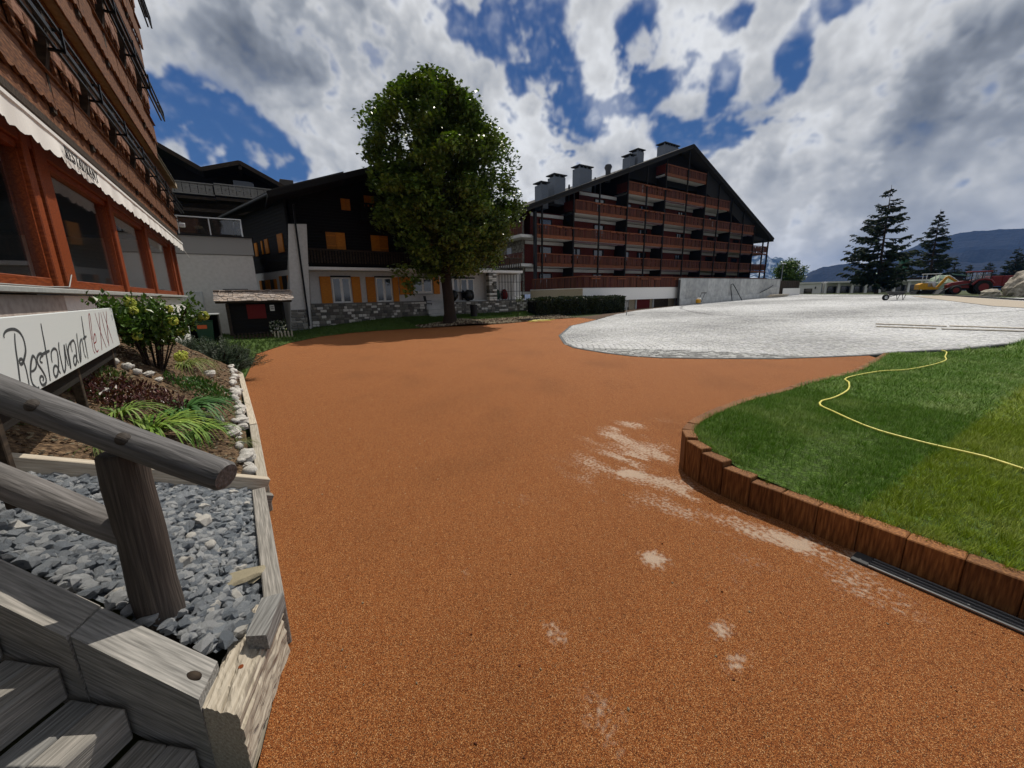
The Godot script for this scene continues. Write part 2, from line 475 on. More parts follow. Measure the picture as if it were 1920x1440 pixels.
	for r in H: all.append_array(rows[r])
	return Image.create_from_data(W, H, false, Image.FORMAT_RGBAF, all.to_byte_array())

# ---------------------------------------------------------------- lie of the land
func sp(x: float) -> float:
	return x if x > 12.0 else log(1.0 + exp(x * 1.5)) / 1.5

func ramp(x: float, z: float) -> float:   # the square climbs towards the far right
	return minf(0.024 * sp(x - 14.0 - 0.8 * sp(-z - 14.0)), 1.16)

func bank(x: float, z: float) -> float:   # grass bank in front of the chalet
	return 0.5 * soft(-24.6, -28.6, z) * soft(1.0, 9.0, x) * (1.0 - soft(24.0, 30.0, x)) + 0.22 * soft(0.0, -3.0, x) * soft(-12.0, -20.0, z)

func lawn_y(x: float, z: float) -> float:
	return ramp(x, z) + 0.262 + 0.16 * soft(-1.3, -2.6, z) * (1.0 - soft(4.5, 8.0, x))

func bed_y(x: float, z: float) -> float:   # planted bed, rising to the restaurant wall
	return 0.29 + lerpf(0.5, 0.72, soft(-3.5, -6.5, z)) * maxf(0.0, -x - 0.2)

func gravel_y(x: float, _z: float) -> float:
	return 0.26 + 0.5 * maxf(0.0, -x - 0.17)

func sheet(poly: PackedVector2Array, cell: float, yf: Callable, uv2 := Rect2(), cf: Variant = null) -> ArrayMesh:
	var lo := poly[0]
	var hi := poly[0]
	for p in poly:
		lo = lo.min(p); hi = hi.max(p)
	var v := PackedVector3Array()
	var n := PackedVector3Array()
	var t := PackedVector2Array()
	var t2 := PackedVector2Array()
	var cc := PackedColorArray()
	for i in int(ceil((hi.x - lo.x) / cell)):
		for j in int(ceil((hi.y - lo.y) / cell)):
			var a := lo + Vector2(i, j) * cell
			var sq := PackedVector2Array([a, a + Vector2(cell, 0), a + Vector2(cell, cell), a + Vector2(0, cell)])
			for part in Geometry2D.intersect_polygons(sq, poly):
				if Geometry2D.is_polygon_clockwise(part): continue
				var ix := Geometry2D.triangulate_polygon(part)
				for k in range(0, ix.size(), 3):
					var q := [part[ix[k]], part[ix[k + 1]], part[ix[k + 2]]]
					if (q[1] - q[0]).cross(q[2] - q[0]) < 0: q.reverse()
					for s: Vector2 in q:   # seen from above this turns clockwise, as front faces do
						var y: float = yf.call(s.x, s.y)
						v.append(Vector3(s.x, y, s.y))
						n.append(Vector3(y - yf.call(s.x + 0.05, s.y), 0.05, y - yf.call(s.x, s.y + 0.05)).normalized())
						t.append(s)
						if cf != null: cc.append(cf.call(s.x, s.y))
						t2.append((s - uv2.position) / uv2.size if uv2.size.x > 0 else s)
	var arr := []
	arr.resize(Mesh.ARRAY_MAX)
	arr[Mesh.ARRAY_VERTEX] = v; arr[Mesh.ARRAY_NORMAL] = n; arr[Mesh.ARRAY_TEX_UV] = t; arr[Mesh.ARRAY_TEX_UV2] = t2
	if cc.size(): arr[Mesh.ARRAY_COLOR] = cc
	var m := ArrayMesh.new()
	m.add_surface_from_arrays(Mesh.PRIMITIVE_TRIANGLES, arr)
	return m

func P2(s: String) -> PackedVector2Array:
	var out := PackedVector2Array()
	for q in s.split(","):
		var w := q.strip_edges().split_floats(" ")
		out.append(Vector2(w[0], w[1]))
	return out

func _ready() -> void:
	rng.seed = 7
	var cam := Camera3D.new()
	cam.name = "camera"
	cam.position = V(0, 2, 0)
	cam.rotation_degrees = V(-12.8, -33.0, -1.05)
	cam.fov = 88.43
	cam.near = 0.05
	cam.far = 9000.0
	add_child(cam)
	var sky := Sky.new()
	var pano := PanoramaSkyMaterial.new()
	pano.panorama = ImageTexture.create_from_image(sky_image())
	sky.sky_material = pano
	var env := Environment.new()
	env.background_mode = Environment.BG_SKY
	env.sky = sky
	env.tonemap_mode = Environment.TONE_MAPPER_LINEAR
	env.tonemap_exposure = 1.14
	env.fog_enabled = true
	env.fog_density = 0.00007
	env.fog_light_color = Color(0.3, 0.56, 0.9)
	env.sdfgi_enabled = true
	env.ssao_enabled = true
	env.ssil_enabled = true
	var we := WorldEnvironment.new()
	we.name = "world_environment"
	we.environment = env
	add_child(we)
	var sun := DirectionalLight3D.new()
	sun.name = "sun"
	sun.light_color = Color(1.0, 0.965, 0.91)
	sun.light_energy = 1.15
	sun.light_angular_distance = 0.5
	sun.shadow_enabled = true
	add_child(sun)
	sun.look_at_from_position(V(0.424, 0.866, -0.265) * 100.0, Vector3.ZERO)
	materials()
	land()
	path_and_square()
	lawn()
	stairs()
	gravel_bed()
	garden()
	restaurant()
	sign_board()
	annex_and_kiosk()
	far_chalet()
	chalet()
	big_house()
	square_things()
	broad_tree()
	distance()

func land() -> void:
	var poly := P2("-60 -80,90 -80,120 -50,120 40,60 60,-60 60")
	var near := func(x: float, z: float) -> float:
		var low := -0.7 * soft(0.2, -0.3, x) * soft(-13.0, -10.0, z) * 0.0
		return ramp(x, z) + bank(x, z) - 0.06 + low
	struct("ground", sheet(poly, 2.0, near), M.land)
	# valley floor and the mountains round it
	var wide := func(x: float, z: float) -> float:
		var d := Vector2(x - 20.0, z + 15.0).length()
		return 0.2 - 170.0 * soft(110.0, 1500.0, d) - 0.3
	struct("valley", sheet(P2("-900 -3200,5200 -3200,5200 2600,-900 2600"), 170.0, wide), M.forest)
	var ridges := [
		["mountain", M.snowy, 900.0, [V(3700, 330, -2750), V(3964, 321, -2129), V(4080, 324, -1898), V(4133, 260, -1779), V(4209, 179, -1590), V(4261, 131, -1444), V(4389, 77, -992)], 30.0],
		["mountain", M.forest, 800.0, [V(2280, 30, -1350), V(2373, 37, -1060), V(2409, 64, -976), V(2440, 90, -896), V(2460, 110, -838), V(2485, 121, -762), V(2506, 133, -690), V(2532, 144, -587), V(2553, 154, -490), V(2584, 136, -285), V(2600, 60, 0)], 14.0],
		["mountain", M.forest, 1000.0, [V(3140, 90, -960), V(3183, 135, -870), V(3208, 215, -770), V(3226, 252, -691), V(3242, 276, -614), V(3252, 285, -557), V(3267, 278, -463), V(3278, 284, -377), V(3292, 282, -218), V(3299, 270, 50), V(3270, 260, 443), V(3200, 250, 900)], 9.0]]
	var f := FastNoiseLite.new()
	f.seed = 3
	f.frequency = 0.004
	f.fractal_octaves = 5
	for r: Array in ridges:
		var g := G.new()
		var line := []
		var src: Array = r[3]
		for i in src.size() - 1:
			for k in 14: line.append((src[i] as Vector3).lerp(src[i + 1], k / 14.0))
		line.append(src[-1])
		var rows := []
		for s in 15:
			var u := s / 11.0   # 0 at the foot, 1 at the ridge, beyond it the far side
			var row := []
			for p: Vector3 in line:
				var out := V(p.x, 0, p.z).normalized()
				var q: Vector3 = V(p.x, 0, p.z) - out * r[2] * (1.0 - u)
				var h := lerpf(-190.0, p.y, pow(minf(u, 1.0), 1.15)) - maxf(0.0, u - 1.0) * 900.0
				row.append(V(q.x, h + f.get_noise_2d(q.x, q.z) * r[4] * 2.2 * minf(1.0, u * 1.5), q.z))
			rows.append(row)
		for s in 14:
			for i in line.size() - 1:
				g.quad(rows[s][i], rows[s][i + 1], rows[s + 1][i + 1], rows[s + 1][i])
		struct(r[0], g.mesh(), r[1])

const PATH := "-0.3 4,-0.34 -1.3,-0.1 -2.3,-0.1 -4.3,-0.4 -11,-0.2 -14,0 -17.3,1.25 -20.4,2.9 -22.8,4.6 -23.9,6.3 -24.3,9.8 -24,13.3 -23.5,15.5 -23.6,18.6 -24.6,22.6 -24.6,21.6 -21.5,16.5 -18.6,12.35 -14.7,10.53 -12.2,9.95 -11,9.88 -10.3,9.85 -9.3,9.98 -8.4,10.35 -7.6,11 -6.9,12.7 -5.4,15.2 -3.95,14.3 -3.2,10.85 -2.9,6.5 -2.95,4.7 -2.7,4.1 -2.5,3.8 -2,3.8 4"
const SQUARE := "12.35 -14.7,10.53 -12.2,9.95 -11,9.88 -10.3,9.85 -9.3,9.98 -8.4,10.35 -7.6,11 -6.9,12.7 -5.4,15.2 -3.95,16.5 -3.5,18 -2.6,21.4 -1.5,30 -0.8,42 -0.4,52 -0.2,53.5 -5.5,58.3 -10.2,64 -17,74 -29,66 -27.9,44 -27.7,39.5 -27.4,32.5 -26.6,27 -24.4,21.4 -21.2,16.5 -18.6"

func dust_image() -> Image:
	var W := 1024
	var H := 1024
	var f := FastNoiseLite.new()
	f.seed = 9; f.frequency = 1.1; f.fractal_octaves = 6; f.fractal_gain = 0.62
	var f2 := FastNoiseLite.new()
	f2.seed = 31; f2.frequency = 22.0; f2.fractal_octaves = 4
	# cement dust lying on the granules: x z across along strength
	var heaps := []
	for q in "4.55 -3.8 .45 .22 1.0,4.15 -3.5 .3 .2 .5,3.35 -2.75 .42 .15 .9,3.5 -2.4 .2 .25 .8,3.6 -3.1 .5 .35 .5,3.45 -2.0 .22 .35 .65,3.4 -1.5 .16 .45 .55,3.35 -1.0 .18 .4 .4,3.1 -1.8 .4 .6 .28,3.0 -2.7 .3 .4 .28,2.04 -.99 .1 .05 1.2,1.97 -.83 .07 .05 .9,2.32 -1.64 .09 .08 .9,1.27 -1.54 .06 .1 .55,1.4 -1.27 .07 .06 .6,1.05 -2.3 .07 .06 .5,3.43 -1.09 .12 .05 1,3.77 -2.95 .45 .24 .95,3.94 -3.74 .2 .17 .8,3.6 -.77 .1 .06 .8,2.7 -2.3 .2 .3 .3,1.9 -3.0 .15 .15 .3,1.25 -1.05 .16 .2 .35,3.2 -.6 .12 .2 .4".split(","):
		heaps.append(q.split_floats(" "))
	var px := PackedByteArray()
	px.resize(W * H * 4)
	for j in H:
		var z := -6.0 + 7.0 * (j + 0.5) / H
		for i in W:
			var x := -0.5 + 7.0 * (i + 0.5) / W
			var n := f.get_noise_2d(x * 1.7, z * 0.7)
			var m := 0.0
			var film := 0.16 * soft(0.6, 3.2, x)
			for h: PackedFloat64Array in heaps:
				var dx := (x - h[0]) / h[2]
				if absf(dx) > 2.5: continue
				var dz := (z - h[1]) / h[3]
				var e := dx * dx + dz * dz
				if e < 6.0: m += h[4] * exp(-e)
			m = m * (0.55 + 1.9 * n) + (0.12 + film) * maxf(0.0, n + 0.2 * soft(0.6, 3.2, x)) - 0.02
			if m > 0.0: m = soft(0.12, 1.0, m * 0.9 + 0.75 * f2.get_noise_2d(x, z) * minf(1.0, m * 3.0)) * 0.5
			var edge := soft(0.0, 0.5, minf(minf(x + 0.5, 6.5 - x), minf(z + 6.0, 1.0 - z)))
			var k := 4 * (j * W + i)
			px[k] = 212; px[k + 1] = 201; px[k + 2] = 184
			px[k + 3] = int(clampf(m * edge, 0.0, 0.88) * 255.0)
	return Image.create_from_data(W, H, false, Image.FORMAT_RGBA8, px)

func path_and_square() -> void:
	var m: StandardMaterial3D = M.path
	m.texture_repeat = true
	m.detail_enabled = true
	m.detail_uv_layer = BaseMaterial3D.DETAIL_UV_2
	m.detail_blend_mode = BaseMaterial3D.BLEND_MODE_MIX
	m.detail_albedo = ImageTexture.create_from_image(dust_image())
	var poly := P2(PATH)
	var pn := FastNoiseLite.new()
	pn.seed = 52; pn.frequency = 0.35; pn.fractal_octaves = 5
	# worn and dusty patches in the surfacing
	var tone := func(x: float, z: float) -> Color:
		var k := 1.0 + 0.16 * pn.get_noise_2d(x * 2.3 + 50.0, z * 1.4) + 0.16 * pn.get_noise_2d(x, z)
		return Color(k, k, k)
	var near := Geometry2D.intersect_polygons(poly, P2("-0.499 -5.999,6.499 -5.999,6.499 .999,-0.499 .999"))
	var rest := Geometry2D.clip_polygons(poly, P2("-0.499 -5.999,6.499 -5.999,6.499 .999,-0.499 .999"))
	struct("path", sheet(near[0], 0.3, func(_x: float, _z: float) -> float: return 0.012, Rect2(-0.5, -6.0, 7.0, 7.0), tone), m)
	var plain: StandardMaterial3D = m.duplicate()
	plain.detail_enabled = false
	for p in rest:
		struct("path", sheet(p, 0.5, func(x: float, z: float) -> float: return ramp(x, z) + 0.012, Rect2(), tone), plain)
	# loose granules and chips lying on the surface
	var chip := rocks(2, 0.25, 71, 0.7)
	for k in 2:
		var cx := []
		for i in 1500:
			var x := rf(0.0, 3.6)
			var z := -8.5 * pow(rng.randf(), 1.3) + 0.3
			if not Geometry2D.is_point_in_polygon(Vector2(x, z), poly): continue
			var s := rf(0.004, 0.009) * (2.2 if rng.randf() < 0.04 else 1.0)
			cx.append(Transform3D(Basis.from_euler(V(rf(-1, 1), rf(0, TAU), rf(-1, 1))).scaled(V(s, s, s)), V(x, 0.012 + s * 0.25, z)))
		many(self, "loose_chips", chip[k], [M.fascia[2], M.tan_stone][k], cx)
	var sq := P2(SQUARE)
	var base := struct("square", sheet(sq, 2.0, func(x: float, z: float) -> float: return ramp(x, z) + 0.0), M.mortar)
	# setts in courses, the nearest ones as pieces of their own
	var r := V(0.839, 0, 0.545)
	var d := V(0.545, 0, -0.839)
	var kinds := []
	for i in 3:
		var g := G.new()
		g.bbox(V(0.2, 0.06, 0.136), 0.009)
		kinds.append(g.mesh())
	var all := []
	var arc := P2("42 -27.5,39.3 -26.4,35 -23.6,31 -20,28 -16.5,27 -14,27.2 -11.5,28.5 -8.8,30.6 -6.5,34 -4.4,37.3 -3,42 -1.5")
	var f := FastNoiseLite.new()
	f.seed = 77
	f.frequency = 0.09
	f.fractal_octaves = 4
	for j in range(20, 560):
		var w := j * 0.14
		var off := rf(0, 0.2)
		for i in range(-200, 330):
			var p: Vector3 = r * (i * 0.205 + off) + d * w
			if p.x < 9.8 or p.z > 0.2 or p.z < -29.5 or p.x > 75.0: continue
			if not Geometry2D.is_point_in_polygon(Vector2(p.x, p.z), sq): continue
			var sl := Vector2(ramp(p.x + 0.3, p.z) - ramp(p.x - 0.3, p.z), ramp(p.x, p.z + 0.3) - ramp(p.x, p.z - 0.3)) / 0.6
			var b := Basis(Vector3(1, sl.x, 0).normalized(), UP, Vector3(0, sl.y, 1).normalized()) * Basis(r, UP, -d)
			b = b * Basis.from_euler(V(rf(-0.03, 0.03), rf(-0.05, 0.05), rf(-0.03, 0.03)))
			b = b.scaled_local(V(rf(0.88, 0.99), 1, rf(0.88, 0.99)))
			var near_line := 9.0
			for e in arc.size() - 1: near_line = minf(near_line, Geometry2D.get_closest_point_to_segment(Vector2(p.x, p.z), arc[e], arc[e + 1]).distance_to(Vector2(p.x, p.z)))
			var c := (0.55 if near_line < 0.11 else 1.0) * clampf(0.86 + 0.45 * f.get_noise_2d(p.x * 0.9, p.z * 0.9) + rf(-0.16, 0.1), 0.45, 1.1)
			all.append([Vector2(p.x, p.z).length(), Transform3D(b, V(p.x, ramp(p.x, p.z) - 0.003 + rf(-0.004, 0.004), p.z)), Color(c, c * rf(0.985, 1.0), c * rf(0.95, 1.01))])
	all.sort_custom(func(a: Array, b: Array) -> bool: return a[0] < b[0])
	var tones := []
	for i in 6:
		var t: StandardMaterial3D = M.sett.duplicate()
		t.vertex_color_use_as_albedo = false
		t.albedo_color = Color(0.72, 0.72, 0.71) * (0.8 + 0.09 * i)
		t.albedo_color.a = 1.0
		t.uv1_offset = V(i * 0.3, 0, i * 0.2)
		tones.append(t)
	var shown := 0
	var xf := []
	var co := []
	for q: Array in all:
		if shown < 300 and q[1].origin.x > 9.9:
			put(base, "sett", kinds[0], any(tones), q[1])
			shown += 1
		else:
			xf.append(q[1]); co.append(q[2])
	many(base, "further_setts", kinds[0], M.sett, xf, co)
	# dark border row of the square
	var edge := P2("21.4 -21.2,16.5 -18.6,12.35 -14.7,10.53 -12.2,9.95 -11,9.88 -10.3,9.85 -9.3,9.98 -8.4,10.35 -7.6,11 -6.9,12.7 -5.4,15.2 -3.95,16.5 -3.5,18 -2.6,21.4 -1.5")
	var ex := []
	for i in edge.size() - 1:
		var a := edge[i]
		var b := edge[i + 1]
		var l := (b - a).length()
		var s := 0.0
		while s < l:
			var p := a.lerp(b, (s + 0.1) / l)
			var dir := (b - a) / l
			ex.append(Transform3D(Basis(V(dir.x, 0, dir.y), UP, V(-dir.y, 0, dir.x)) * Basis.from_euler(V(0, rf(-0.04, 0.04), 0)), V(p.x, ramp(p.x, p.y) + 0.001 + rf(-0.003, 0.003), p.y)))
			s += 0.205
	many(base, "border_row", kinds[1], M.dark_sett, ex)
	struct("sand_strip", sheet(P2("57.2 -12.3,58.6 -10.4,47.3 -4.1,38.6 -2.9,40.9 -4.8"), 1.5, func(x: float, z: float) -> float: return ramp(x, z) + 0.05), M.sand)
	var curb := G.new()
	for q: Array in [[V(58.3, 0, -10.2), V(53.5, 0, -7.1)], [V(53.4, 0, -7.05), V(48.8, 0, -4.3)], [V(48.7, 0, -4.2), V(40.0, 0, 1.0)]]:
		var a: Vector3 = q[0] + UP * (ramp(q[0].x, q[0].z) + 0.06)
		var b: Vector3 = q[1] + UP * (ramp(q[1].x, q[1].z) + 0.06)
		curb.box((a + b) / 2, V((b - a).length(), 0.16, 0.25), along(a, b))
	struct("curb", curb.mesh(), M.dark_grey)

func lawn() -> void:
	var poly := P2("3.77 3,3.77 -1.2,3.77 -1.75,3.83 -2.08,3.97 -2.38,4.22 -2.55,4.7 -2.67,6.5 -2.93,8.5 -3,10.85 -2.9,14.2 -3.25,15.1 -2.4,17.1 -1.6,19 -1.5,25 -.8,40 -.2,40 3")
	var base := struct("lawn", sheet(poly, 0.7, func(x: float, z: float) -> float: return lawn_y(x, z)), M.turf)
	var g := G.new()
	var r2 := RandomNumberGenerator.new()
	r2.seed = 5
	for i in 9:
		var a := r2.randf() * TAU
		var p := V(cos(a), 0, sin(a)) * r2.randf_range(0.0, 0.03)
		var lean := V(cos(a + r2.randf_range(-1, 1)), 0, sin(a)) * r2.randf_range(0.01, 0.035)
		var h := r2.randf_range(0.03, 0.055)
		var s := V(-sin(a), 0, cos(a)) * 0.0022
		g.tri(p - s, p + s, p + lean + UP * h)
	var tuft := g.mesh()
	var f := FastNoiseLite.new()
	f.seed = 14; f.frequency = 0.8; f.fractal_octaves = 4
	var xf := []
	var co := []
	for step: Array in [[3.7, 8.0, 30000, 1.0], [8.0, 16.0, 22000, 1.7], [15.0, 34.0, 14000, 2.8]]:
		for i in step[2]:
			var x := rf(step[0], step[1])
			var z := rf(-3.3, 1.6)
			if z > 0.1 + x * 0.02 + 0.4 or z > x * 0.25 - 0.5: continue
			if not Geometry2D.is_point_in_polygon(Vector2(x, z), poly): continue
			var s: float = rf(0.7, 1.3) * step[3] * (1.7 if rng.randf() < 0.03 else 1.0)
			xf.append(Transform3D(Basis(UP, rf(0, TAU)).scaled(V(s, s * rf(0.5, 0.75) if step[3] > 1.1 else s, s)), V(x, lawn_y(x, z) - 0.004, z)))
			var k := f.get_noise_2d(x, z)
			var strip := 1.0 if z > -0.8 + 0.02 * (x - 8.0) else 0.0   # another roll of turf, yellower
			var b := rf(0.7, 1.3)
			var dry := maxf(0.0, k * 1.2) + (0.6 if rng.randf() < 0.1 else 0.0)
			co.append(Color((0.115 + 0.095 * strip + 0.17 * dry) * b, (0.225 + 0.06 * strip + 0.15 * dry) * b, (0.028 - 0.008 * strip + 0.1 * dry) * b))
	many(base, "grass_blades", tuft, M.blade, xf, co)
	# sleepers on end round the lawn
	var wall := thing("sleeper_wall", "low retaining wall of upright brown timber sleepers curving round the lawn tip", "retaining wall", V(3.7, 0, -1.5))
	var line := P2("3.73 2.6,3.73 -1.2,3.72 -1.75,3.78 -2.1,3.92 -2.42,4.2 -2.6,4.7 -2.72,6.5 -2.98,8.5 -3.05,10.85 -2.95,14.2 -3.3")
	var cv := Curve3D.new()
	for j in line.size():
		var t := (line[mini(j + 1, line.size() - 1)] - line[maxi(j - 1, 0)]) / 8.0
		if j == 0 or j == line.size() - 1: t = Vector2.ZERO
		cv.add_point(V(line[j].x, 0, line[j].y), V(-t.x, 0, -t.y), V(t.x, 0, t.y))
	var total := cv.get_baked_length()
	var run := 0.0
	while run < total - 0.3:
		var w := rf(0.25, 0.285)
		var p0 := cv.sample_baked(run)
		var p1 := cv.sample_baked(run + w)
		run += w
		var dir := (p1 - p0).normalized()
		var m := (p0 + p1) / 2
		var top := lawn_y(m.x + 0.05, m.z) + rf(-0.01, 0.012)
		if m.x > 4.0: top = lerpf(top, lawn_y(m.x, m.z) + 0.02, 0.7)
		var f2 := Transform3D(Basis(UP, -dir, V(-dir.z, 0, dir.x)) * Basis.from_euler(V(rf(-0.03, 0.03), 0, 0)), V(m.x, (top - 0.2) / 2, m.z))
		var o := put(wall, "sleeper", bevelled(V(snappedf(top + 0.2, 0.01), snappedf(w, 0.005) - 0.003, 0.13), 0.007), any(M.sleeper), f2)
		o.position -= wall.position
	# drain along the foot of the wall
	var drain := thing("drain_channel", "dark slotted metal drain channel at the foot of the sleeper wall", "drain", V(3.58, 0, 0.6))
	block(drain, "tray", V(0, 0.008, 0), V(0.13, 0.03, 2.6), M.dark_grey, 0.003)
	for s: float in [-0.062, -0.02, 0.02, 0.062]:
		block(drain, "rail", V(s, 0.027, 0), V(0.012, 0.012, 2.6), M.steel, 0.002)
	block(drain, "end_cap", V(0, 0.014, -1.35), V(0.14, 0.034, 0.1), M.dark_grey, 0.003)
	# hose
	var hp := []
	var hr := []
	for q in "5.86 .4,5.9 .1,5.94 -.26,6.08 -.51,6.12 -.95,6.23 -1.38,6.4 -1.69,6.64 -2,6.82 -2.2,7.17 -2.31,7.63 -2.3,8.43 -2.37,9.15 -2.58,9.37 -2.71,9.85 -2.73,10.84 -2.58,11.47 -2.31,12.63 -2.14,13.59 -2.11,14.22 -2.23,15.1 -2.36,15.4 -2.5".split(","):
		var w := q.split_floats(" ")
		hp.append(V(w[0], 0, w[1]))
	var c := Curve3D.new()
	for j in hp.size():
		var tn: Vector3 = (hp[mini(j + 1, hp.size() - 1)] - hp[maxi(j - 1, 0)]) / 6.0
		c.add_point(hp[j], -tn, tn)
	var hs := []
	for p in c.get_baked_points():
		if hs.size() == 0 or (hs[-1] as Vector3).distance_to(p) > 0.08:
			hs.append(p); hr.append(0.0135)
	for j in hs.size(): hs[j] = V(hs[j].x, lawn_y(hs[j].x, hs[j].z) + 0.034, hs[j].z)
	var hg := G.new()
	hg.tube(hs, hr, 8)
	tag(put(self, "garden_hose", hg.mesh(), M.hose), "yellow garden hose winding across the mown lawn", "hose")

# ---------------------------------------------------------------- wooden stairs and the stone bed in the foreground
const U := Vector3(-0.738, 0, -0.674)
const T := Vector3(0.674, 0, -0.738)

func stairs() -> void:
	var st := thing("timber_stairs", "weathered grey timber stairs with a heavy side beam in the foreground", "stairs", V(-0.7, 0, -2.0))
	var o := st.position
	var a := V(-0.346, 0.36, -2.025) - o
	var b := V(-0.402, 0.36, -1.848) - o
	var a1 := a + U * 1.55 + UP * 0.38 * 1.55
	var b1 := b + U * 1.55 + UP * 0.40 * 1.55
	var am := a.lerp(a1, 0.38)
	var bm := b.lerp(b1, 0.38)
	var dn := UP * -0.42
	var be := hexpart(st, "side_beam", [b + dn, a + dn, am + dn, bm + dn, b, a, am, bm], a1 - a, M.grey_wood[0])
	dn = UP * -0.46
	var j := (a1 - a) * 0.004
	hexpart(st, "side_beam", [bm + dn + j, am + dn + j, a1 + dn, b1 + dn, bm + j - T * 0.012 + UP * 0.004, am + j + UP * 0.004, a1, b1 - T * 0.012], a1 - a, M.grey_wood[2])
	# a knot and long cracks in the beam
	var g := G.new()
	g.ball(Vector3.ZERO, V(0.033, 0.003, 0.024), 14, 4, 0.04, rng, true)
	var kp: Vector3 = b.lerp(a, 0.42) + (a1 - a) * 0.04
	put(st, "knot", g.mesh(), M.brown_wood[1], Transform3D(along(Vector3.ZERO, a1 - a), kp + UP * 0.001))
	# steps: two beams each, nosing corner against the side beam
	var tops := [0.10, 0.27, 0.44, 0.61, 0.78]
	for i in 5:
		var n := V(-0.45, tops[i], -1.885) + U * 0.304 * i - o - U * (0.0)
		if i == 0: n = V(-0.44, 0.10, -1.88) - o
		for k in 2:
			var m: Vector3 = n + U * (0.077 + 0.152 * k) - UP * 0.085
			plank(st, "step_beam", m - T * 1.75, m - T * 0.012, 0.148, 0.17, M.grey_wood[(i * 2 + k) % 5], 0.01)
	# weathered block, short beam and coin at the foot
	var f := [V(-0.405, 0, -1.86), V(-0.265, 0, -1.735), V(-0.075, 0, -2.3), V(-0.25, 0, -2.45)]
	var bl := []
	for p: Vector3 in f: bl.append(p + UP * -0.05)
	for p: Vector3 in f: bl.append(p + UP * 0.305)
	var root := thing("weathered_timber", "cracked pale driftwood timber standing at the foot of the stairs", "timber", V(-0.25, 0, -2.1))
	var gg := G.new()
	var dirx: Vector3 = (f[2] - f[1]).normalized()
	var fr := Transform3D(along(Vector3.ZERO, dirx), V(-0.25, 0.13, -2.1))
	var inv := fr.affine_inverse()
	# rows of ragged fibres give the block its worn outline
	var nz := FastNoiseLite.new()
	nz.seed = 4
	nz.frequency = 9.0
	nz.fractal_octaves = 4
	var nu := 26
	var ring := []
	for i in nu + 1:
		var s := i / float(nu)
		var row := []
		var cs := [bl[1].lerp(bl[2], s), bl[5].lerp(bl[6], s), bl[4].lerp(bl[7], s), bl[0].lerp(bl[3], s)]
		for e in 4:
			for q in 16:
				var t := q / 16.0
				var p: Vector3 = (cs[e] as Vector3).lerp(cs[(e + 1) % 4], t)
				var cen: Vector3 = (cs[0] + cs[2]) / 2.0
				var away := (p - cen).normalized()
				var rough := nz.get_noise_3d(s * 0.35, (e * 16 + q) * 0.04, 0.0) * 0.022 + nz.get_noise_3d(s * 2.5, q * 0.25 + e, 4.0) * 0.005
				if q == 0: rough -= 0.02
				if ((e * 16 + q) * 7) % 11 == 3: rough -= 0.022 * soft(-0.2, 0.25, nz.get_noise_3d(s * 0.22, float(e * 16 + q), 9.0))
				row.append(inv * (p + away * rough))
		ring.append(row)
	for i in nu:
		for q in 64:
			var l := (q + 1) % 64
			gg.quad(ring[i][q], ring[i + 1][q], ring[i + 1][l], ring[i][l])
	for e: int in [0, nu]:
		var cen := Vector3.ZERO
		for p: Vector3 in ring[e]: cen += p / 64.0
		for q in 64:
			var l := (q + 1) % 64
			if e == 0: gg.tri(cen, ring[e][q], ring[e][l])
			else: gg.tri(cen, ring[e][l], ring[e][q])
	var tim := put(root, "block", gg.mesh(), M.pale_wood[1], fr)
	tim.position -= root.position
	var cap := thing("short_beam", "short squared grey beam lying on the weathered timber", "beam", V(-0.16, 0.3, -2.2))
	hexpart(cap, "beam", [V(-0.07, 0, 0.11), V(0.015, 0, 0.165), V(0.105, 0, -0.12), V(0.005, 0, -0.14), V(-0.075, 0.082, 0.11), V(0.012, 0.082, 0.16), V(0.102, 0.082, -0.125), V(0.0, 0.082, -0.145)], V(0.13, 0, -0.28), M.grey_wood[3])
	var coin := G.new()
	coin.tube([V(0, 0, 0), V(0, 0.0025, 0)], [0.011, 0.011], 20)
	tag(put(self, "coin", coin.mesh(), M.copper, Transform3D(Basis.IDENTITY, V(-0.262, 0.309, -1.99))), "small copper coloured coin lying on the weathered timber", "coin")
	# log handrail
	var rail := thing("log_handrail", "grey log handrail with a round post beside the stairs", "handrail", V(-0.58, 0.3, -2.42))
	o = rail.position
	var e0 := V(-0.191, 1.249, -2.024)
	var kk := U + UP * 0.31
	var top := log_of(rail, "rail", e0 - o, e0 + kk * 1.75 - o, 0.065, 0.084, M.log_wood[0], 22, 0.004)
	var kn := G.new()
	kn.ball(Vector3.ZERO, V(0.034, 0.012, 0.028), 12, 6, 0.1, rng, true)
	for s: float in [0.42, 0.86]:
		var ax := kk.normalized()
		var at: Vector3 = e0 + kk * s
		var face := V(0, 2.0, 0) - at
		face = (face - ax * face.dot(ax) + ax * 0.3).normalized()
		put(rail, "knot", kn.mesh(), M.post_wood[2], Transform3D(Basis(ax, face, ax.cross(face)).orthonormalized(), at + face * lerpf(0.062, 0.07, s) - o))
	var e1 := V(-0.545, 0.885, -2.36)
	log_of(rail, "rail", e1 + kk * 0.1 - o, e1 + kk * 1.5 - o, 0.066, 0.082, M.log_wood[2], 20, 0.004)
	log_of(rail, "post", V(-0.585, 0.2, -2.42) - o, V(-0.585, 1.315, -2.42) - o, 0.098, 0.088, M.post_wood[0], 20, 0.003)

func rocks(n: int, jit: float, sd: int, flat: float) -> Array:
	var r := RandomNumberGenerator.new()
	r.seed = sd
	var out := []
	for i in n:
		var g := G.new()
		g.ball(Vector3.ZERO, V(0.5, 0.5 * flat * r.randf_range(0.7, 1.2), 0.5 * r.randf_range(0.5, 0.9)), 6, 4, jit, r)
		out.append(g.mesh())
	return out

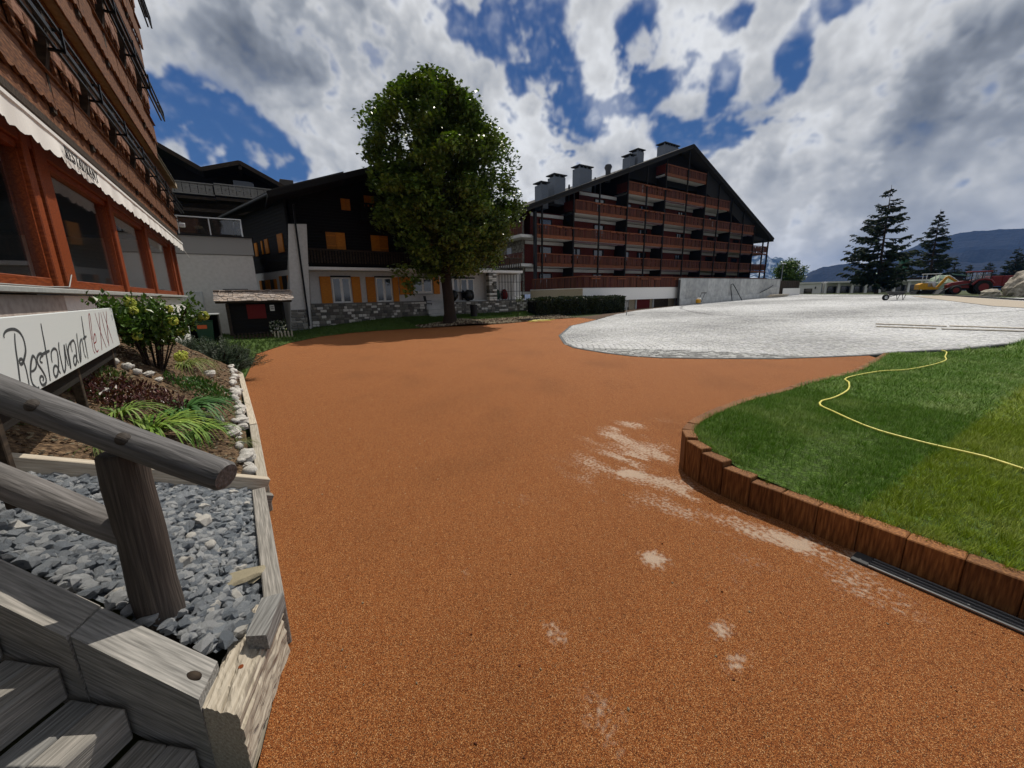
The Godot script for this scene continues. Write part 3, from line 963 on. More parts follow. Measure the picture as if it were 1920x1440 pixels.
func frame(a: Vector3, b: Vector3, parent: Node3D, m: Material, w := 0.09, h := 0.36) -> void:
	plank(parent, "plank", a - UP * h / 2 - parent.position, b - UP * h / 2 - parent.position, w, h, m, 0.006)

func gravel_bed() -> void:
	var fr := thing("gravel_bed_frame", "grey plank frame round the bed of slate gravel", "bed frame", V(-0.15, 0, -3.3))
	frame(V(-0.105, 0.335, -2.36), V(-0.15, 0.335, -4.0), fr, M.grey_wood[1], 0.1, 0.34)
	frame(V(-0.09, 0.36, -4.14), V(-1.75, 1.17, -3.80), fr, M.pale_wood[2], 0.09, 0.16)
	frame(V(-0.09, 0.2, -4.12), V(-1.75, 1.01, -3.78), fr, M.grey_wood[4], 0.07, 0.2)
	var poly := P2("-0.16 -2.3,-0.16 -4.12,-2 -3.75,-2.1 -3.66,-1.3 -2.94,-0.36 -2.11")
	var base := struct("gravel_bed", sheet(poly, 0.15, func(x: float, z: float) -> float: return gravel_y(x, z) - 0.015), M.slate[3])
	var shapes := rocks(12, 0.34, 3, 0.6)
	var all := []
	for i in 4200:
		var x := rf(-2.0, -0.17)
		var z := rf(-4.1, -2.05)
		if not Geometry2D.is_point_in_polygon(Vector2(x, z), poly): continue
		var s := rf(0.04, 0.095) * (1.0 if rng.randf() < 0.9 else 1.35)
		all.append([s / V(x, gravel_y(x, z) - 2.0, z).length(), Transform3D(Basis.from_euler(V(rf(-0.5, 0.5), rf(0, TAU), rf(-0.5, 0.5))).scaled(V(s, s, s)), V(x, gravel_y(x, z) + rf(-0.006, 0.016), z))])
	all.sort_custom(func(a: Array, b: Array) -> bool: return a[0] > b[0])
	var xf := [[], [], []]
	for i in all.size():
		if i < 290: put(base, "stone", shapes[i % 12], M.white_stone if rng.randf() < 0.05 else M.slate[rng.randi() % 3], all[i][1])
		else: xf[i % 3].append(all[i][1])
	for i in 3: many(base, "smaller_stones", shapes[i * 2], M.slate[i], xf[i])
	# a few paler stones among the slate
	var rd := RandomNumberGenerator.new()
	rd.seed = 8
	var round_one := G.new()
	round_one.ball(Vector3.ZERO, V(0.5, 0.24, 0.34), 12, 8, 0.03, rd, true)
	for q: Array in [[-0.43, -3.05, 0.10, 0], [-0.53, -3.14, 0.09, 0], [-0.48, -3.36, 0.14, 1], [-0.5, -3.6, 0.08, 1], [-0.62, -2.75, 0.07, 1], [-0.26, -2.2, 0.07, 1], [-0.8, -3.3, 0.06, 0], [-0.24, -3.75, 0.06, 1], [-0.33, -3.95, 0.07, 1]]:
		put(base, "white_stone", round_one.mesh() if q[3] == 0 else shapes[2], M.white_stone, Transform3D(Basis(UP, rf(0, TAU)).scaled(Vector3.ONE * q[2]), V(q[0], gravel_y(q[0], 0) + 0.03, q[1])))
	put(base, "flat_stone", shapes[5], M.tan_stone, Transform3D(Basis.from_euler(V(0.1, 0.9, -0.35)).scaled(V(0.3, 0.09, 0.2)), V(-0.27, 0.335, -2.68)))

func strap(g: G, p: Vector3, dir: Vector3, l: float, w: float, rise: float, c: Color) -> void:   # an arching strap leaf
	var s := dir.cross(UP).normalized()
	var q := p
	var el := rise
	var prev := [p - s * w * 0.5, p + s * w * 0.5]
	var n := 6
	g.col = c
	for i in n:
		el -= rise * 2.1 / n
		q += (dir * cos(el) + UP * sin(el)) * l / n
		var ww := w * (1.0 - pow((i + 1.0) / n, 2.0)) * 0.5 + 0.0005
		var fold := UP * -0.12 * ww
		var now := [q - s * ww + fold, q + s * ww + fold]
		g.quad(prev[0], prev[1], now[1], now[0])
		prev = now

func strap_clump(at: Vector3, n: int, l: float, label: String, ca: Color, cb: Color, w := 0.022) -> void:
	var g := G.new()
	for i in n:
		var a := rf(0, TAU)
		var d := V(cos(a), 0, sin(a))
		strap(g, d * rf(0.0, l * 0.28), (d + V(rf(-0.3, 0.3), 0, rf(-0.3, 0.3))).normalized(), l * rf(0.7, 1.15), w * rf(0.7, 1.2), rf(0.85, 1.4), ca.lerp(cb, rf(0, 1)))
	var o := put(self, "leafy_clump", g.mesh(), M.blade, Transform3D(Basis.IDENTITY, at))
	tag(o, label, "plant")

func leaf_mesh(w: float, h: float) -> ArrayMesh:
	var g := G.new()
	var a := Vector3.ZERO
	var l := V(-w / 2, h * 0.45, 0.12 * w)
	var r := V(w / 2, h * 0.45, 0.12 * w)
	var t := V(0, h, -0.1 * h)
	g.tri(a, r, t)
	g.tri(a, t, l)
	return g.mesh()

func garden() -> void:
	var fr := thing("garden_bed_frame", "pale plank edging between the flower bed and the orange path", "bed frame", V(-0.2, 0, -7))
	frame(V(-0.115, 0.34, -4.16), V(-0.165, 0.34, -6.2), fr, M.pale_wood[0], 0.09, 0.34)
	frame(V(-0.168, 0.35, -6.21), V(-0.365, 0.35, -10.8), fr, M.pale_wood[3], 0.09, 0.35)
	frame(V(-0.37, 0.36, -10.86), V(-2.2, 1.68, -10.9), fr, M.pale_wood[4], 0.05, 0.14)
	var poly := P2("-0.2 -4.2,-0.4 -10.8,-2.25 -10.85,-2.25 -3.3,-1.7 -3.85")
	var base := struct("flower_bed", sheet(poly, 0.12, func(x: float, z: float) -> float: return bed_y(x, z) + 0.02 * sin(x * 17.0 + z * 9.0) * cos(z * 13.0)), M.soil)
	var chips := rocks(3, 0.25, 12, 0.4)
	for k in 3:
		var xf := []
		for i in 1500:
			var x := rf(-2.2, -0.3)
			var z := rf(-10.6, -4.1)
			if not Geometry2D.is_point_in_polygon(Vector2(x, z), poly): continue
			var s := rf(0.012, 0.035)
			xf.append(Transform3D(Basis.from_euler(V(rf(-1, 1), rf(0, TAU), rf(-1, 1))).scaled(V(s * 1.6, s, s * 0.7)), V(x, bed_y(x, z) + 0.01, z)))
		many(base, "bark_chips", chips[k], [M.mulch, M.tan_stone, M.soil][k], xf)
	var rd := RandomNumberGenerator.new()
	rd.seed = 21
	var st := []
	for i in 5:
		var g := G.new()
		g.ball(Vector3.ZERO, V(0.5, rd.randf_range(0.22, 0.4), rd.randf_range(0.3, 0.45)), 8, 6, 0.17, rd, i % 2 == 0)
		st.append(g.mesh())
	for i in 44:
		var t := i / 43.0
		var z := lerpf(-4.45, -10.6, t) + rf(-0.05, 0.05)
		var x := lerpf(-0.21, -0.45, t) - rf(0.0, 0.08)
		put(base, "white_stone", st[i % 5], M.white_stone, Transform3D(Basis.from_euler(V(rf(-0.3, 0.3), rf(0, TAU), rf(-0.3, 0.3))).scaled(Vector3.ONE * rf(0.08, 0.2)), V(x, bed_y(x, z) + 0.04, z)))
	for q: Array in [[-0.5, -5.9, 0.17], [-0.62, -6.0, 0.16], [-0.4, -5.75, 0.18], [-0.36, -5.6, 0.16], [-0.75, -8.7, 0.2], [-0.72, -8.9, 0.13], [-1.4, -6.8, 0.13], [-1.5, -6.85, 0.1], [-1.3, -6.75, 0.12], [-1.22, -6.9, 0.13], [-1.12, -6.8, 0.1], [-1.38, -6.95, 0.08], [-1.1, -4.35, 0.06], [-0.95, -4.2, 0.08], [-1.35, -5.6, 0.09]]:
		put(base, "white_stone", st[rng.randi() % 5], M.white_stone, Transform3D(Basis.from_euler(V(0, rf(0, TAU), 0.2)).scaled(Vector3.ONE * q[2]), V(q[0], bed_y(q[0], q[1]) + 0.04, q[1])))
	strap_clump(V(-0.97, bed_y(-0.97, -4.95), -4.95), 150, 0.66, "bright green clump of arching strap leaves nearest the log handrail", Color(0.07, 0.16, 0.02), Color(0.24, 0.33, 0.05))
	strap_clump(V(-0.66, bed_y(-0.66, -5.25), -5.25), 90, 0.42, "mid green clump of strap leaves right of the bright clump near the white stones", Color(0.05, 0.13, 0.02), Color(0.15, 0.26, 0.05), 0.02)
	strap_clump(V(-1.2, bed_y(-1.2, -5.2), -5.2), 80, 0.45, "light green clump of narrow leaves left of the bright clump, under the sign", Color(0.07, 0.15, 0.03), Color(0.2, 0.28, 0.06), 0.016)
	strap_clump(V(-0.8, bed_y(-0.8, -5.9), -5.9), 170, 0.6, "dark glossy green clump of broad strap leaves behind the bright clump", Color(0.02, 0.07, 0.015), Color(0.06, 0.15, 0.035), 0.034)
	strap_clump(V(-1.05, bed_y(-1.05, -8.5), -8.5), 120, 0.6, "yellowish grass clump under the flowering shrub near the bed's far end", Color(0.06, 0.1, 0.02), Color(0.2, 0.24, 0.05), 0.014)
	strap_clump(V(-0.34, bed_y(-0.34, -5.3), -5.3), 70, 0.26, "small thin grass tuft beside the nearest white edging stones", Color(0.05, 0.08, 0.02), Color(0.16, 0.16, 0.06), 0.006)
	strap_clump(V(-1.2, bed_y(-1.2, -4.4), -4.4), 60, 0.26, "low weedy tuft in the soil just above the grey plank", Color(0.05, 0.09, 0.02), Color(0.14, 0.16, 0.05), 0.008)
	# low dark red plants, low green weeds
	var lf := leaf_mesh(0.022, 0.05)
	for q: Array in [["low mass of dark red leaves between soil and bright strap leaves", [[-1.2, -5.75, 0.34], [-1.35, -5.5, 0.25], [-1.05, -6.0, 0.3]], Color(0.035, 0.012, 0.014), Color(0.11, 0.035, 0.03), 1100, 0.14, "red_leaved_plant"], ["thin green weeds spreading under the restaurant sign", [[-1.52, -5.6, 0.3], [-1.45, -4.8, 0.3], [-1.5, -6.2, 0.25]], Color(0.03, 0.06, 0.012), Color(0.09, 0.13, 0.03), 800, 0.07, "weeds"], ["broad leaved green plant behind the dark strap clump", [[-0.78, -7.0, 0.32], [-0.65, -7.4, 0.25]], Color(0.025, 0.07, 0.015), Color(0.07, 0.15, 0.03), 900, 0.22, "broad_leaved_plant"]]:
		var xf := []
		var co := []
		for i in q[4]:
			var c: Array = q[1][i % (q[1] as Array).size()]
			var a := rf(0, TAU)
			var d: float = sqrt(rng.randf()) * c[2]
			var x: float = c[0] + cos(a) * d
			var z: float = c[1] + sin(a) * d
			var s := rf(0.6, 1.5)
			xf.append(Transform3D(Basis.from_euler(V(rf(-1.2, 0.4), rf(0, TAU), rf(-0.5, 0.5))).scaled(V(s, s, s)), V(x, bed_y(x, z) + rf(0.0, q[5]) * (1.0 - 0.5 * d / c[2]), z)))
			co.append((q[2] as Color).lerp(q[3], rng.randf()))
		var root := thing(q[6], q[0], "plant", V(q[1][0][0], bed_y(q[1][0][0], q[1][0][1]), q[1][0][1]))
		var mm := many(root, "leaves", lf, M.leaf, xf, co)
		mm.position = -root.position
	shrub()
	# juniper at the end of the bed
	juniper(V(-0.72, 0.25, -11.9), 0.85, "dark feathery juniper shrub at the far end of the flower bed")
	juniper(V(-1.5, 0.3, -13.5), 0.75, "looser grey green juniper behind the dark juniper")

func juniper(at: Vector3, r: float, label: String) -> void:
	var root := thing("juniper", label, "shrub", at)
	var g := G.new()
	var rd := RandomNumberGenerator.new()
	rd.seed = 30
	for i in 26:
		var t := i / 26.0
		var a := rd.randf() * TAU
		var p := V(0, t * 0.3, 0)
		var d := V(cos(a) * 0.05, 0.035, sin(a) * 0.05)
		var s := V(-sin(a), 0.2, cos(a)) * 0.006
		g.tri(p - s, p + s, p + d)
	var spray := g.mesh()
	var xf := []
	var co := []
	for i in 1500:
		var a := rf(0, TAU)
		var e := rf(0.1, 1.45)
		var d := V(cos(a) * cos(e), sin(e) * 0.8, sin(a) * cos(e))
		var q := d * r * rf(0.25, 0.95) * (0.75 + 0.25 * sin(a * 5.0 + e * 7.0))
		xf.append(Transform3D(along(Vector3.ZERO, (d + V(rf(-0.4, 0.4), rf(0, 0.6), rf(-0.4, 0.4))).normalized()) * Basis(V(0, 1, 0), V(-1, 0, 0), V(0, 0, 1)).inverse(), q))
		var b := rf(0.6, 1.5)
		co.append(Color(0.024 * b, 0.042 * b, 0.02 * b))
	many(root, "foliage", spray, M.blade, xf, co)
	var tr := G.new()
	for i in 9:
		var a := TAU * i / 9.0
		tr.tube([V(0, -0.1, 0), V(cos(a), 0.9, sin(a)) * r * 0.4, V(cos(a), 0.9, sin(a)) * r * 0.75], [0.02, 0.012, 0.005], 5)
	put(root, "stems", tr.mesh(), M.bark)

func shrub() -> void:   # flowering shrub with greenish yellow balls
	var at := V(-1.25, bed_y(-1.25, -7.6), -7.6)
	var root := thing("flowering_shrub", "leafy shrub with round yellow green flower heads beside the sign", "shrub", at)
	var tops := []
	var g := G.new()
	for i in 26:
		var a := rf(0, TAU)
		var sp_ := rf(0.15, 0.8)
		var tip := V(cos(a) * sp_ * 0.75, rf(0.6, 1.2) * (1.0 - 0.25 * sp_), sin(a) * sp_)
		var mid := V(tip.x * 0.45, tip.y * 0.55, tip.z * 0.45)
		g.tube([V(cos(a) * 0.06, -0.1, sin(a) * 0.06), mid, tip], [0.012, 0.009, 0.004], 5)
		tops.append([mid, tip])
	put(root, "stems", g.mesh(), M.bark)
	var lf := leaf_mesh(0.05, 0.075)
	var xf := []
	var co := []
	for i in 4200:
		var b: Array = tops[rng.randi() % tops.size()]
		var p: Vector3 = (b[0] as Vector3).lerp(b[1], rf(0.0, 1.06)) + V(rf(-1, 1), rf(-1, 1), rf(-1, 1)).normalized() * rf(0.02, 0.15)
		var s := rf(0.6, 1.3)
		xf.append(Transform3D(Basis.from_euler(V(rf(-1.6, 0.2), rf(0, TAU), rf(-0.6, 0.6))).scaled(V(s, s, s)), p))
		var k := rf(0.6, 1.5)
		co.append(Color(0.06, 0.115, 0.02) * k)
	many(root, "leaves", lf, M.leaf, xf, co)
	var petals := rocks(1, 0.1, 40, 0.9)
	for i in 15:
		var b: Array = tops[i]
		var p: Vector3 = (b[0] as Vector3).lerp(b[1], rf(0.75, 1.1)) + V(rf(0.02, 0.14), rf(-0.1, 0.1), rf(-0.05, 0.2))
		if i > 11: p = V(0.35, rf(0.15, 0.3), 0.25 + 0.15 * (i - 12))
		var bl := G.new()
		var rd := RandomNumberGenerator.new()
		rd.seed = 100 + i
		var k := rf(0.8, 1.15)
		for j in 60:   # a head is many small florets
			var d := V(rd.randf_range(-1, 1), rd.randf_range(-1, 1), rd.randf_range(-1, 1)).normalized()
			bl.col = Color(0.30, 0.36, 0.04).lerp(Color(0.5, 0.52, 0.10), rd.randf()) * k
			bl.ball(d * 0.052, V(0.017, 0.017, 0.017), 5, 3, 0.2, rd)
		put(root, "flower_head", bl.mesh(), M.flower, Transform3D(Basis.IDENTITY.scaled(Vector3.ONE * rf(0.8, 1.15)), p))

# ---------------------------------------------------------------- restaurant on the left
func wavy(l: float, h: float, amp: float, n: int, ph := 0.0) -> PackedVector2Array:   # a board with a scalloped lower edge
	var p := PackedVector2Array([Vector2(l / 2, h), Vector2(-l / 2, h)])
	var k := n * 6
	for i in k + 1:
		var s := float(i) / k
		var w := fposmod(s * n + ph, 1.0)
		p.append(Vector2(-l / 2 + l * s, amp * (1.0 - absf(sin(w * PI))) + (0.35 * amp if fposmod(s * n + ph, 2.0) > 1.0 else 0.0)))
	return p

func carved_balcony(house: Node3D, x: float, y0: float, h: float, za: float, zb: float, bay: float) -> void:
	# y0 lower edge, h overall height; runs from za (near) to zb (far), faces +x
	var n := int(round((za - zb) / bay))
	bay = (za - zb) / n
	plank(house, "rail", V(x - 0.02, y0 + h - 0.03, za), V(x - 0.02, y0 + h - 0.03, zb), 0.12, 0.07, M.carved[1])
	for i in n:
		var z := za - bay * (i + 0.5)
		var f := func(o: float, y: float, tilt := 0.0) -> Transform3D: return Transform3D(FX * Basis(Vector3(0, 0, 1), tilt), V(x + o, y0 + y, z))
		plank(house, "board", V(x - 0.01, y0 + h * 0.07, z + bay / 2), V(x - 0.01, y0 + h * 0.07, z - bay / 2), 0.03, h * 0.24, any(M.carved))
		for k in 2:
			var g := G.new()
			g.prism(wavy(bay * 0.5 - 0.01, h * 0.24, 0.055, 3, rf(0, 2)), 0.04)
			put(house, "scalloped_board", g.mesh(), any(M.carved), Transform3D(FX * Basis(Vector3(1, 0, 0), rf(-0.03, 0.05)), V(x + 0.045, y0 + h * 0.14, z + (0.25 - 0.5 * k) * bay)))
		plank(house, "ledge", V(x + 0.05, y0 + h * 0.395, z + bay / 2), V(x + 0.05, y0 + h * 0.395, z - bay / 2), 0.1, 0.025, any(M.carved))
		for k in 3:
			plank(house, "board", V(x + rf(-0.012, 0.012), y0 + h * 0.5, z + bay * (0.5 - k / 3.0) - 0.005), V(x + rf(-0.012, 0.012), y0 + h * 0.5, z + bay * (0.5 - (k + 1) / 3.0) + 0.005), 0.028, h * 0.2, any(M.carved))
		plank(house, "board", V(x + 0.05, y0 + h * 0.66, z + bay * 0.46), V(x + 0.05, y0 + h * 0.66, z - bay * 0.46), 0.03, h * 0.14, any(M.pink_wood))
		# sawn pendants hanging below the top board
		for k in 3:
			var g := G.new()
			g.prism(P2("-.075 .16,.075 .16,.06 .05,.1 -.02,.05 -.1,.035 -.16,0 -.22,-.035 -.16,-.05 -.1,-.1 -.02,-.06 .05"), 0.04)
			put(house, "pendant", g.mesh(), M.carved[k], f.call(0.03, h * 0.56) * Transform3D(Basis.IDENTITY, V((k - 1) * bay * 0.27, 0.04, 0.02)))
		var g2 := G.new()
		g2.prism(wavy(bay * 0.985, h * 0.16, 0.07, 4, rf(0, 2)), 0.035)
		put(house, "scalloped_board", g2.mesh(), any(M.carved), f.call(0.055, h * 0.72))
		var g3 := G.new()
		g3.prism(wavy(bay * 0.99, h * 0.15, 0.05, 5, rf(0, 2)), 0.035)
		put(house, "scalloped_board", g3.mesh(), any(M.carved), f.call(0.09, h * 0.845))
		# timber corbel with iron clamps holding the flower box rails
		var cb := G.new()
		cb.prism(P2("0 .1,.05 .12,.07 .42,.13 .56,.16 .72,.16 .86,0 .86"), 0.13, Transform3D(Basis.IDENTITY, Vector3.ZERO))
		var zz := z + bay / 2
		put(house, "corbel", cb.mesh(), M.brown_wood[i % 5], Transform3D(Basis.IDENTITY.scaled(V(1, h, 1)), V(x, y0, zz)))
		var br := G.new()
		br.box(V(x + 0.16, y0 + h * 0.71, zz), V(0.3, 0.03, 0.05))
		br.box(V(x + 0.16, y0 + h * 0.57, zz), V(0.28, 0.03, 0.05))
		br.box(V(x + 0.3, y0 + h * 0.64, zz), V(0.03, h * 0.17, 0.05))
		put(house, "clamp", br.mesh(), M.iron)
	for q: Array in [[0.2, 0.7], [0.28, 0.7], [0.2, 0.59], [0.28, 0.59]]:
		plank(house, "flower_box_rail", V(x + q[0], y0 + h * q[1], za), V(x + q[0], y0 + h * q[1], zb - 0.75), 0.035, 0.035, M.iron, 0.0)
	for k in 4:
		var rg := G.new()
		rg.box(V(x + 0.24, y0 + h * 0.7, zb - 0.75 + 0.25 * k), V(0.1, 0.03, 0.03))
		rg.box(V(x + 0.28, y0 + h * 0.645, zb - 0.75 + 0.25 * k), V(0.03, h * 0.13, 0.03))
		put(house, "rung", rg.mesh(), M.iron)

func restaurant() -> void:
	var o := thing("restaurant_building", "restaurant building with carved brown balconies, awning and orange window frames", "building", V(-4, 0, -9))
	var at := o.position   # the parts are first laid out in the scene's own axes
	var xw := -2.25
	block(o, "lower_wall", V(xw - 0.15, 0.55, -12.05), V(0.3, 3.1, 19.7), M.white, 0.0)
	block(o, "pink_wall", V(xw - 0.14, 1.1, -5.35), V(0.32, 2.0, 6.3), M.pink_plaster, 0.0)
	block(o, "sill", V(xw - 0.03, 2.155, -12.7), V(0.34, 0.07, 18.6), M.sill, 0.01)
	block(o, "end_wall", V(-4.5, 2.4, -21.75), V(4.4, 5, 0.2), M.white, 0.0)
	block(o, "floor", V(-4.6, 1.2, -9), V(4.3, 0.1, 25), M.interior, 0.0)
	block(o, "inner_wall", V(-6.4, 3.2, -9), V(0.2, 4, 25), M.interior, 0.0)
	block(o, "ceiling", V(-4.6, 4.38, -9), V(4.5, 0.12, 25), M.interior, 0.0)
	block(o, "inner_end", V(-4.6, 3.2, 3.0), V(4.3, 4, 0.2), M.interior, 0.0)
	# window posts, rails and panes
	var posts := [[-5.0, 0.3], [-8.3, 0.2], [-8.78, 0.42], [-12.2, 0.26], [-15.75, 0.26], [-20.2, 0.28], [-21.3, 0.3]]
	for p: Array in posts:
		block(o, "post", V(xw - 0.02, 3.3, p[0]), V(0.2, 2.2, p[1]), any(M.orange_wood), 0.012, Basis.IDENTITY)
	block(o, "lintel", V(xw - 0.02, 4.22, -12.5), V(0.17, 0.34, 18.4), M.orange_wood[1], 0.01, Basis(Vector3(0, 0, -1), UP, Vector3(1, 0, 0)) * Basis(UP, -PI / 2))
	for q: Array in [[-5.15, -8.2], [-8.99, -12.07], [-12.33, -15.62], [-15.88, -20.06], [-20.34, -21.15]]:
		var m: float = (q[0] + q[1]) / 2
		var l: float = q[0] - q[1]
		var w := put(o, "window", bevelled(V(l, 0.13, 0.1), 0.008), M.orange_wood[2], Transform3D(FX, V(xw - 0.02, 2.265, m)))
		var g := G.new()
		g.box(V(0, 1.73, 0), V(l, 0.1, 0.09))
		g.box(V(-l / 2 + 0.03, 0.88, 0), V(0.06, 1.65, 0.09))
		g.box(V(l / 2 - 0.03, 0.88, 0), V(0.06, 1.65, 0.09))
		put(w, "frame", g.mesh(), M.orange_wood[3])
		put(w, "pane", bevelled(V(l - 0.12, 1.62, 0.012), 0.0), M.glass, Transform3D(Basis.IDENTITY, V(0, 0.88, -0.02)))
	# cable on the sill
	var cb := G.new()
	cb.tube([V(xw + 0.11, 2.205, -6.4), V(xw + 0.12, 2.2, -7.6), V(xw + 0.1, 2.22, -8.5), V(xw + 0.09, 2.4, -8.75)], [0.008, 0.008, 0.008, 0.008], 6)
	put(o, "cable", cb.mesh(), M.sill)
	# upper floors
	block(o, "upper_wall", V(-5.4, 9.5, -8.6), V(6.5, 10.0, 26.0), M.carved[0], 0.0)
	block(o, "balcony_floor", V(-2.2, 4.42, -8.6), V(0.5, 0.1, 26.0), M.brown_wood[1], 0.0)
	carved_balcony(o, -2.02, 4.47, 1.85, 3.4, -21.5, 1.75)
	block(o, "slab", V(-2.2, 6.43, -8.4), V(0.92, 0.16, 25.4), M.beige, 0.0)
	block(o, "slab_end", V(-2.2, 6.43, -19.3), V(0.92, 0.16, 4.6), M.beige, 0.012)
	block(o, "slab_edge", V(-2.02, 6.325, -8.75), V(0.12, 0.03, 25.6), M.sill, 0.0)
	carved_balcony(o, -1.72, 6.33, 2.15, 3.4, -17.1, 1.75)
	block(o, "slab", V(-1.95, 8.65, -6.6), V(0.75, 0.14, 20.0), M.beige, 0.0)
	carved_balcony(o, -1.56, 8.56, 2.25, 3.4, -16.5, 1.75)
	block(o, "slab", V(-1.85, 10.95, -6.6), V(0.9, 0.16, 21.0), M.beige, 0.012)
	carved_balcony(o, -1.5, 11.05, 2.1, 3.4, -16.3, 1.75)
	for p in o.get_children(): (p as Node3D).position -= at
	# awning with a scalloped valance
	var aw := thing("awning", "white rolled awning with scalloped valance lettered RESTAURANT above the windows", "awning", V(-2.0, 4.25, -13))
	plank(aw, "front_bar", V(0.03, 0.02, 9.0), V(0.03, 0.02, -8.75), 0.1, 0.09, M.white, 0.02)
	plank(aw, "cassette", V(-0.12, 0.09, 9.0), V(-0.12, 0.09, -8.75), 0.2, 0.12, M.sill, 0.03)
	var g := G.new()
	var n := 240
	for i in n:
		var q := []
		for k in 2:
			var s := float(i + k) / n
			var z := 9.0 - 17.7 * s
			var dip := 0.26 + 0.05 * absf(sin(s * 17.7 / 0.3 * PI))
			var wob := 0.02 * sin(s * 130.0) + 0.012 * sin(s * 57.0)
			q.append([V(0.06, -0.01, z), V(0.075 + wob, -dip, z)])
		g.quad(q[0][1], q[1][1], q[1][0], q[0][0])
	put(aw, "valance", g.mesh(), M.fabric)
	var tm := TextMesh.new()
	var sf := SystemFont.new()
	sf.font_names = PackedStringArray(["Droid Serif"])
	tm.font = sf
	tm.text = "RESTAURANT"
	tm.font_size = 22
	tm.pixel_size = 0.0105
	tm.depth = 0.006
	put(aw, "lettering", tm, M.black, Transform3D(FX, V(0.103, -0.15, 3.55)))
	var arm := G.new()
	arm.tube([V(0.05, -0.02, -8.7), V(0.08, -0.25, -8.8), V(0.2, -0.5, -9.0)], [0.012, 0.01, 0.008], 6)
	put(aw, "cord", arm.mesh(), M.white)
	var lamp := thing("wall_lamp", "small grey wall lamp at the far end of the restaurant balcony", "lamp", V(-2.1, 5.0, -21.6))
	block(lamp, "bracket", V(0.12, 0.1, 0), V(0.3, 0.04, 0.04), M.dark_grey, 0.005)
	block(lamp, "head", V(0.28, -0.02, 0), V(0.2, 0.16, 0.16), M.alu, 0.02)

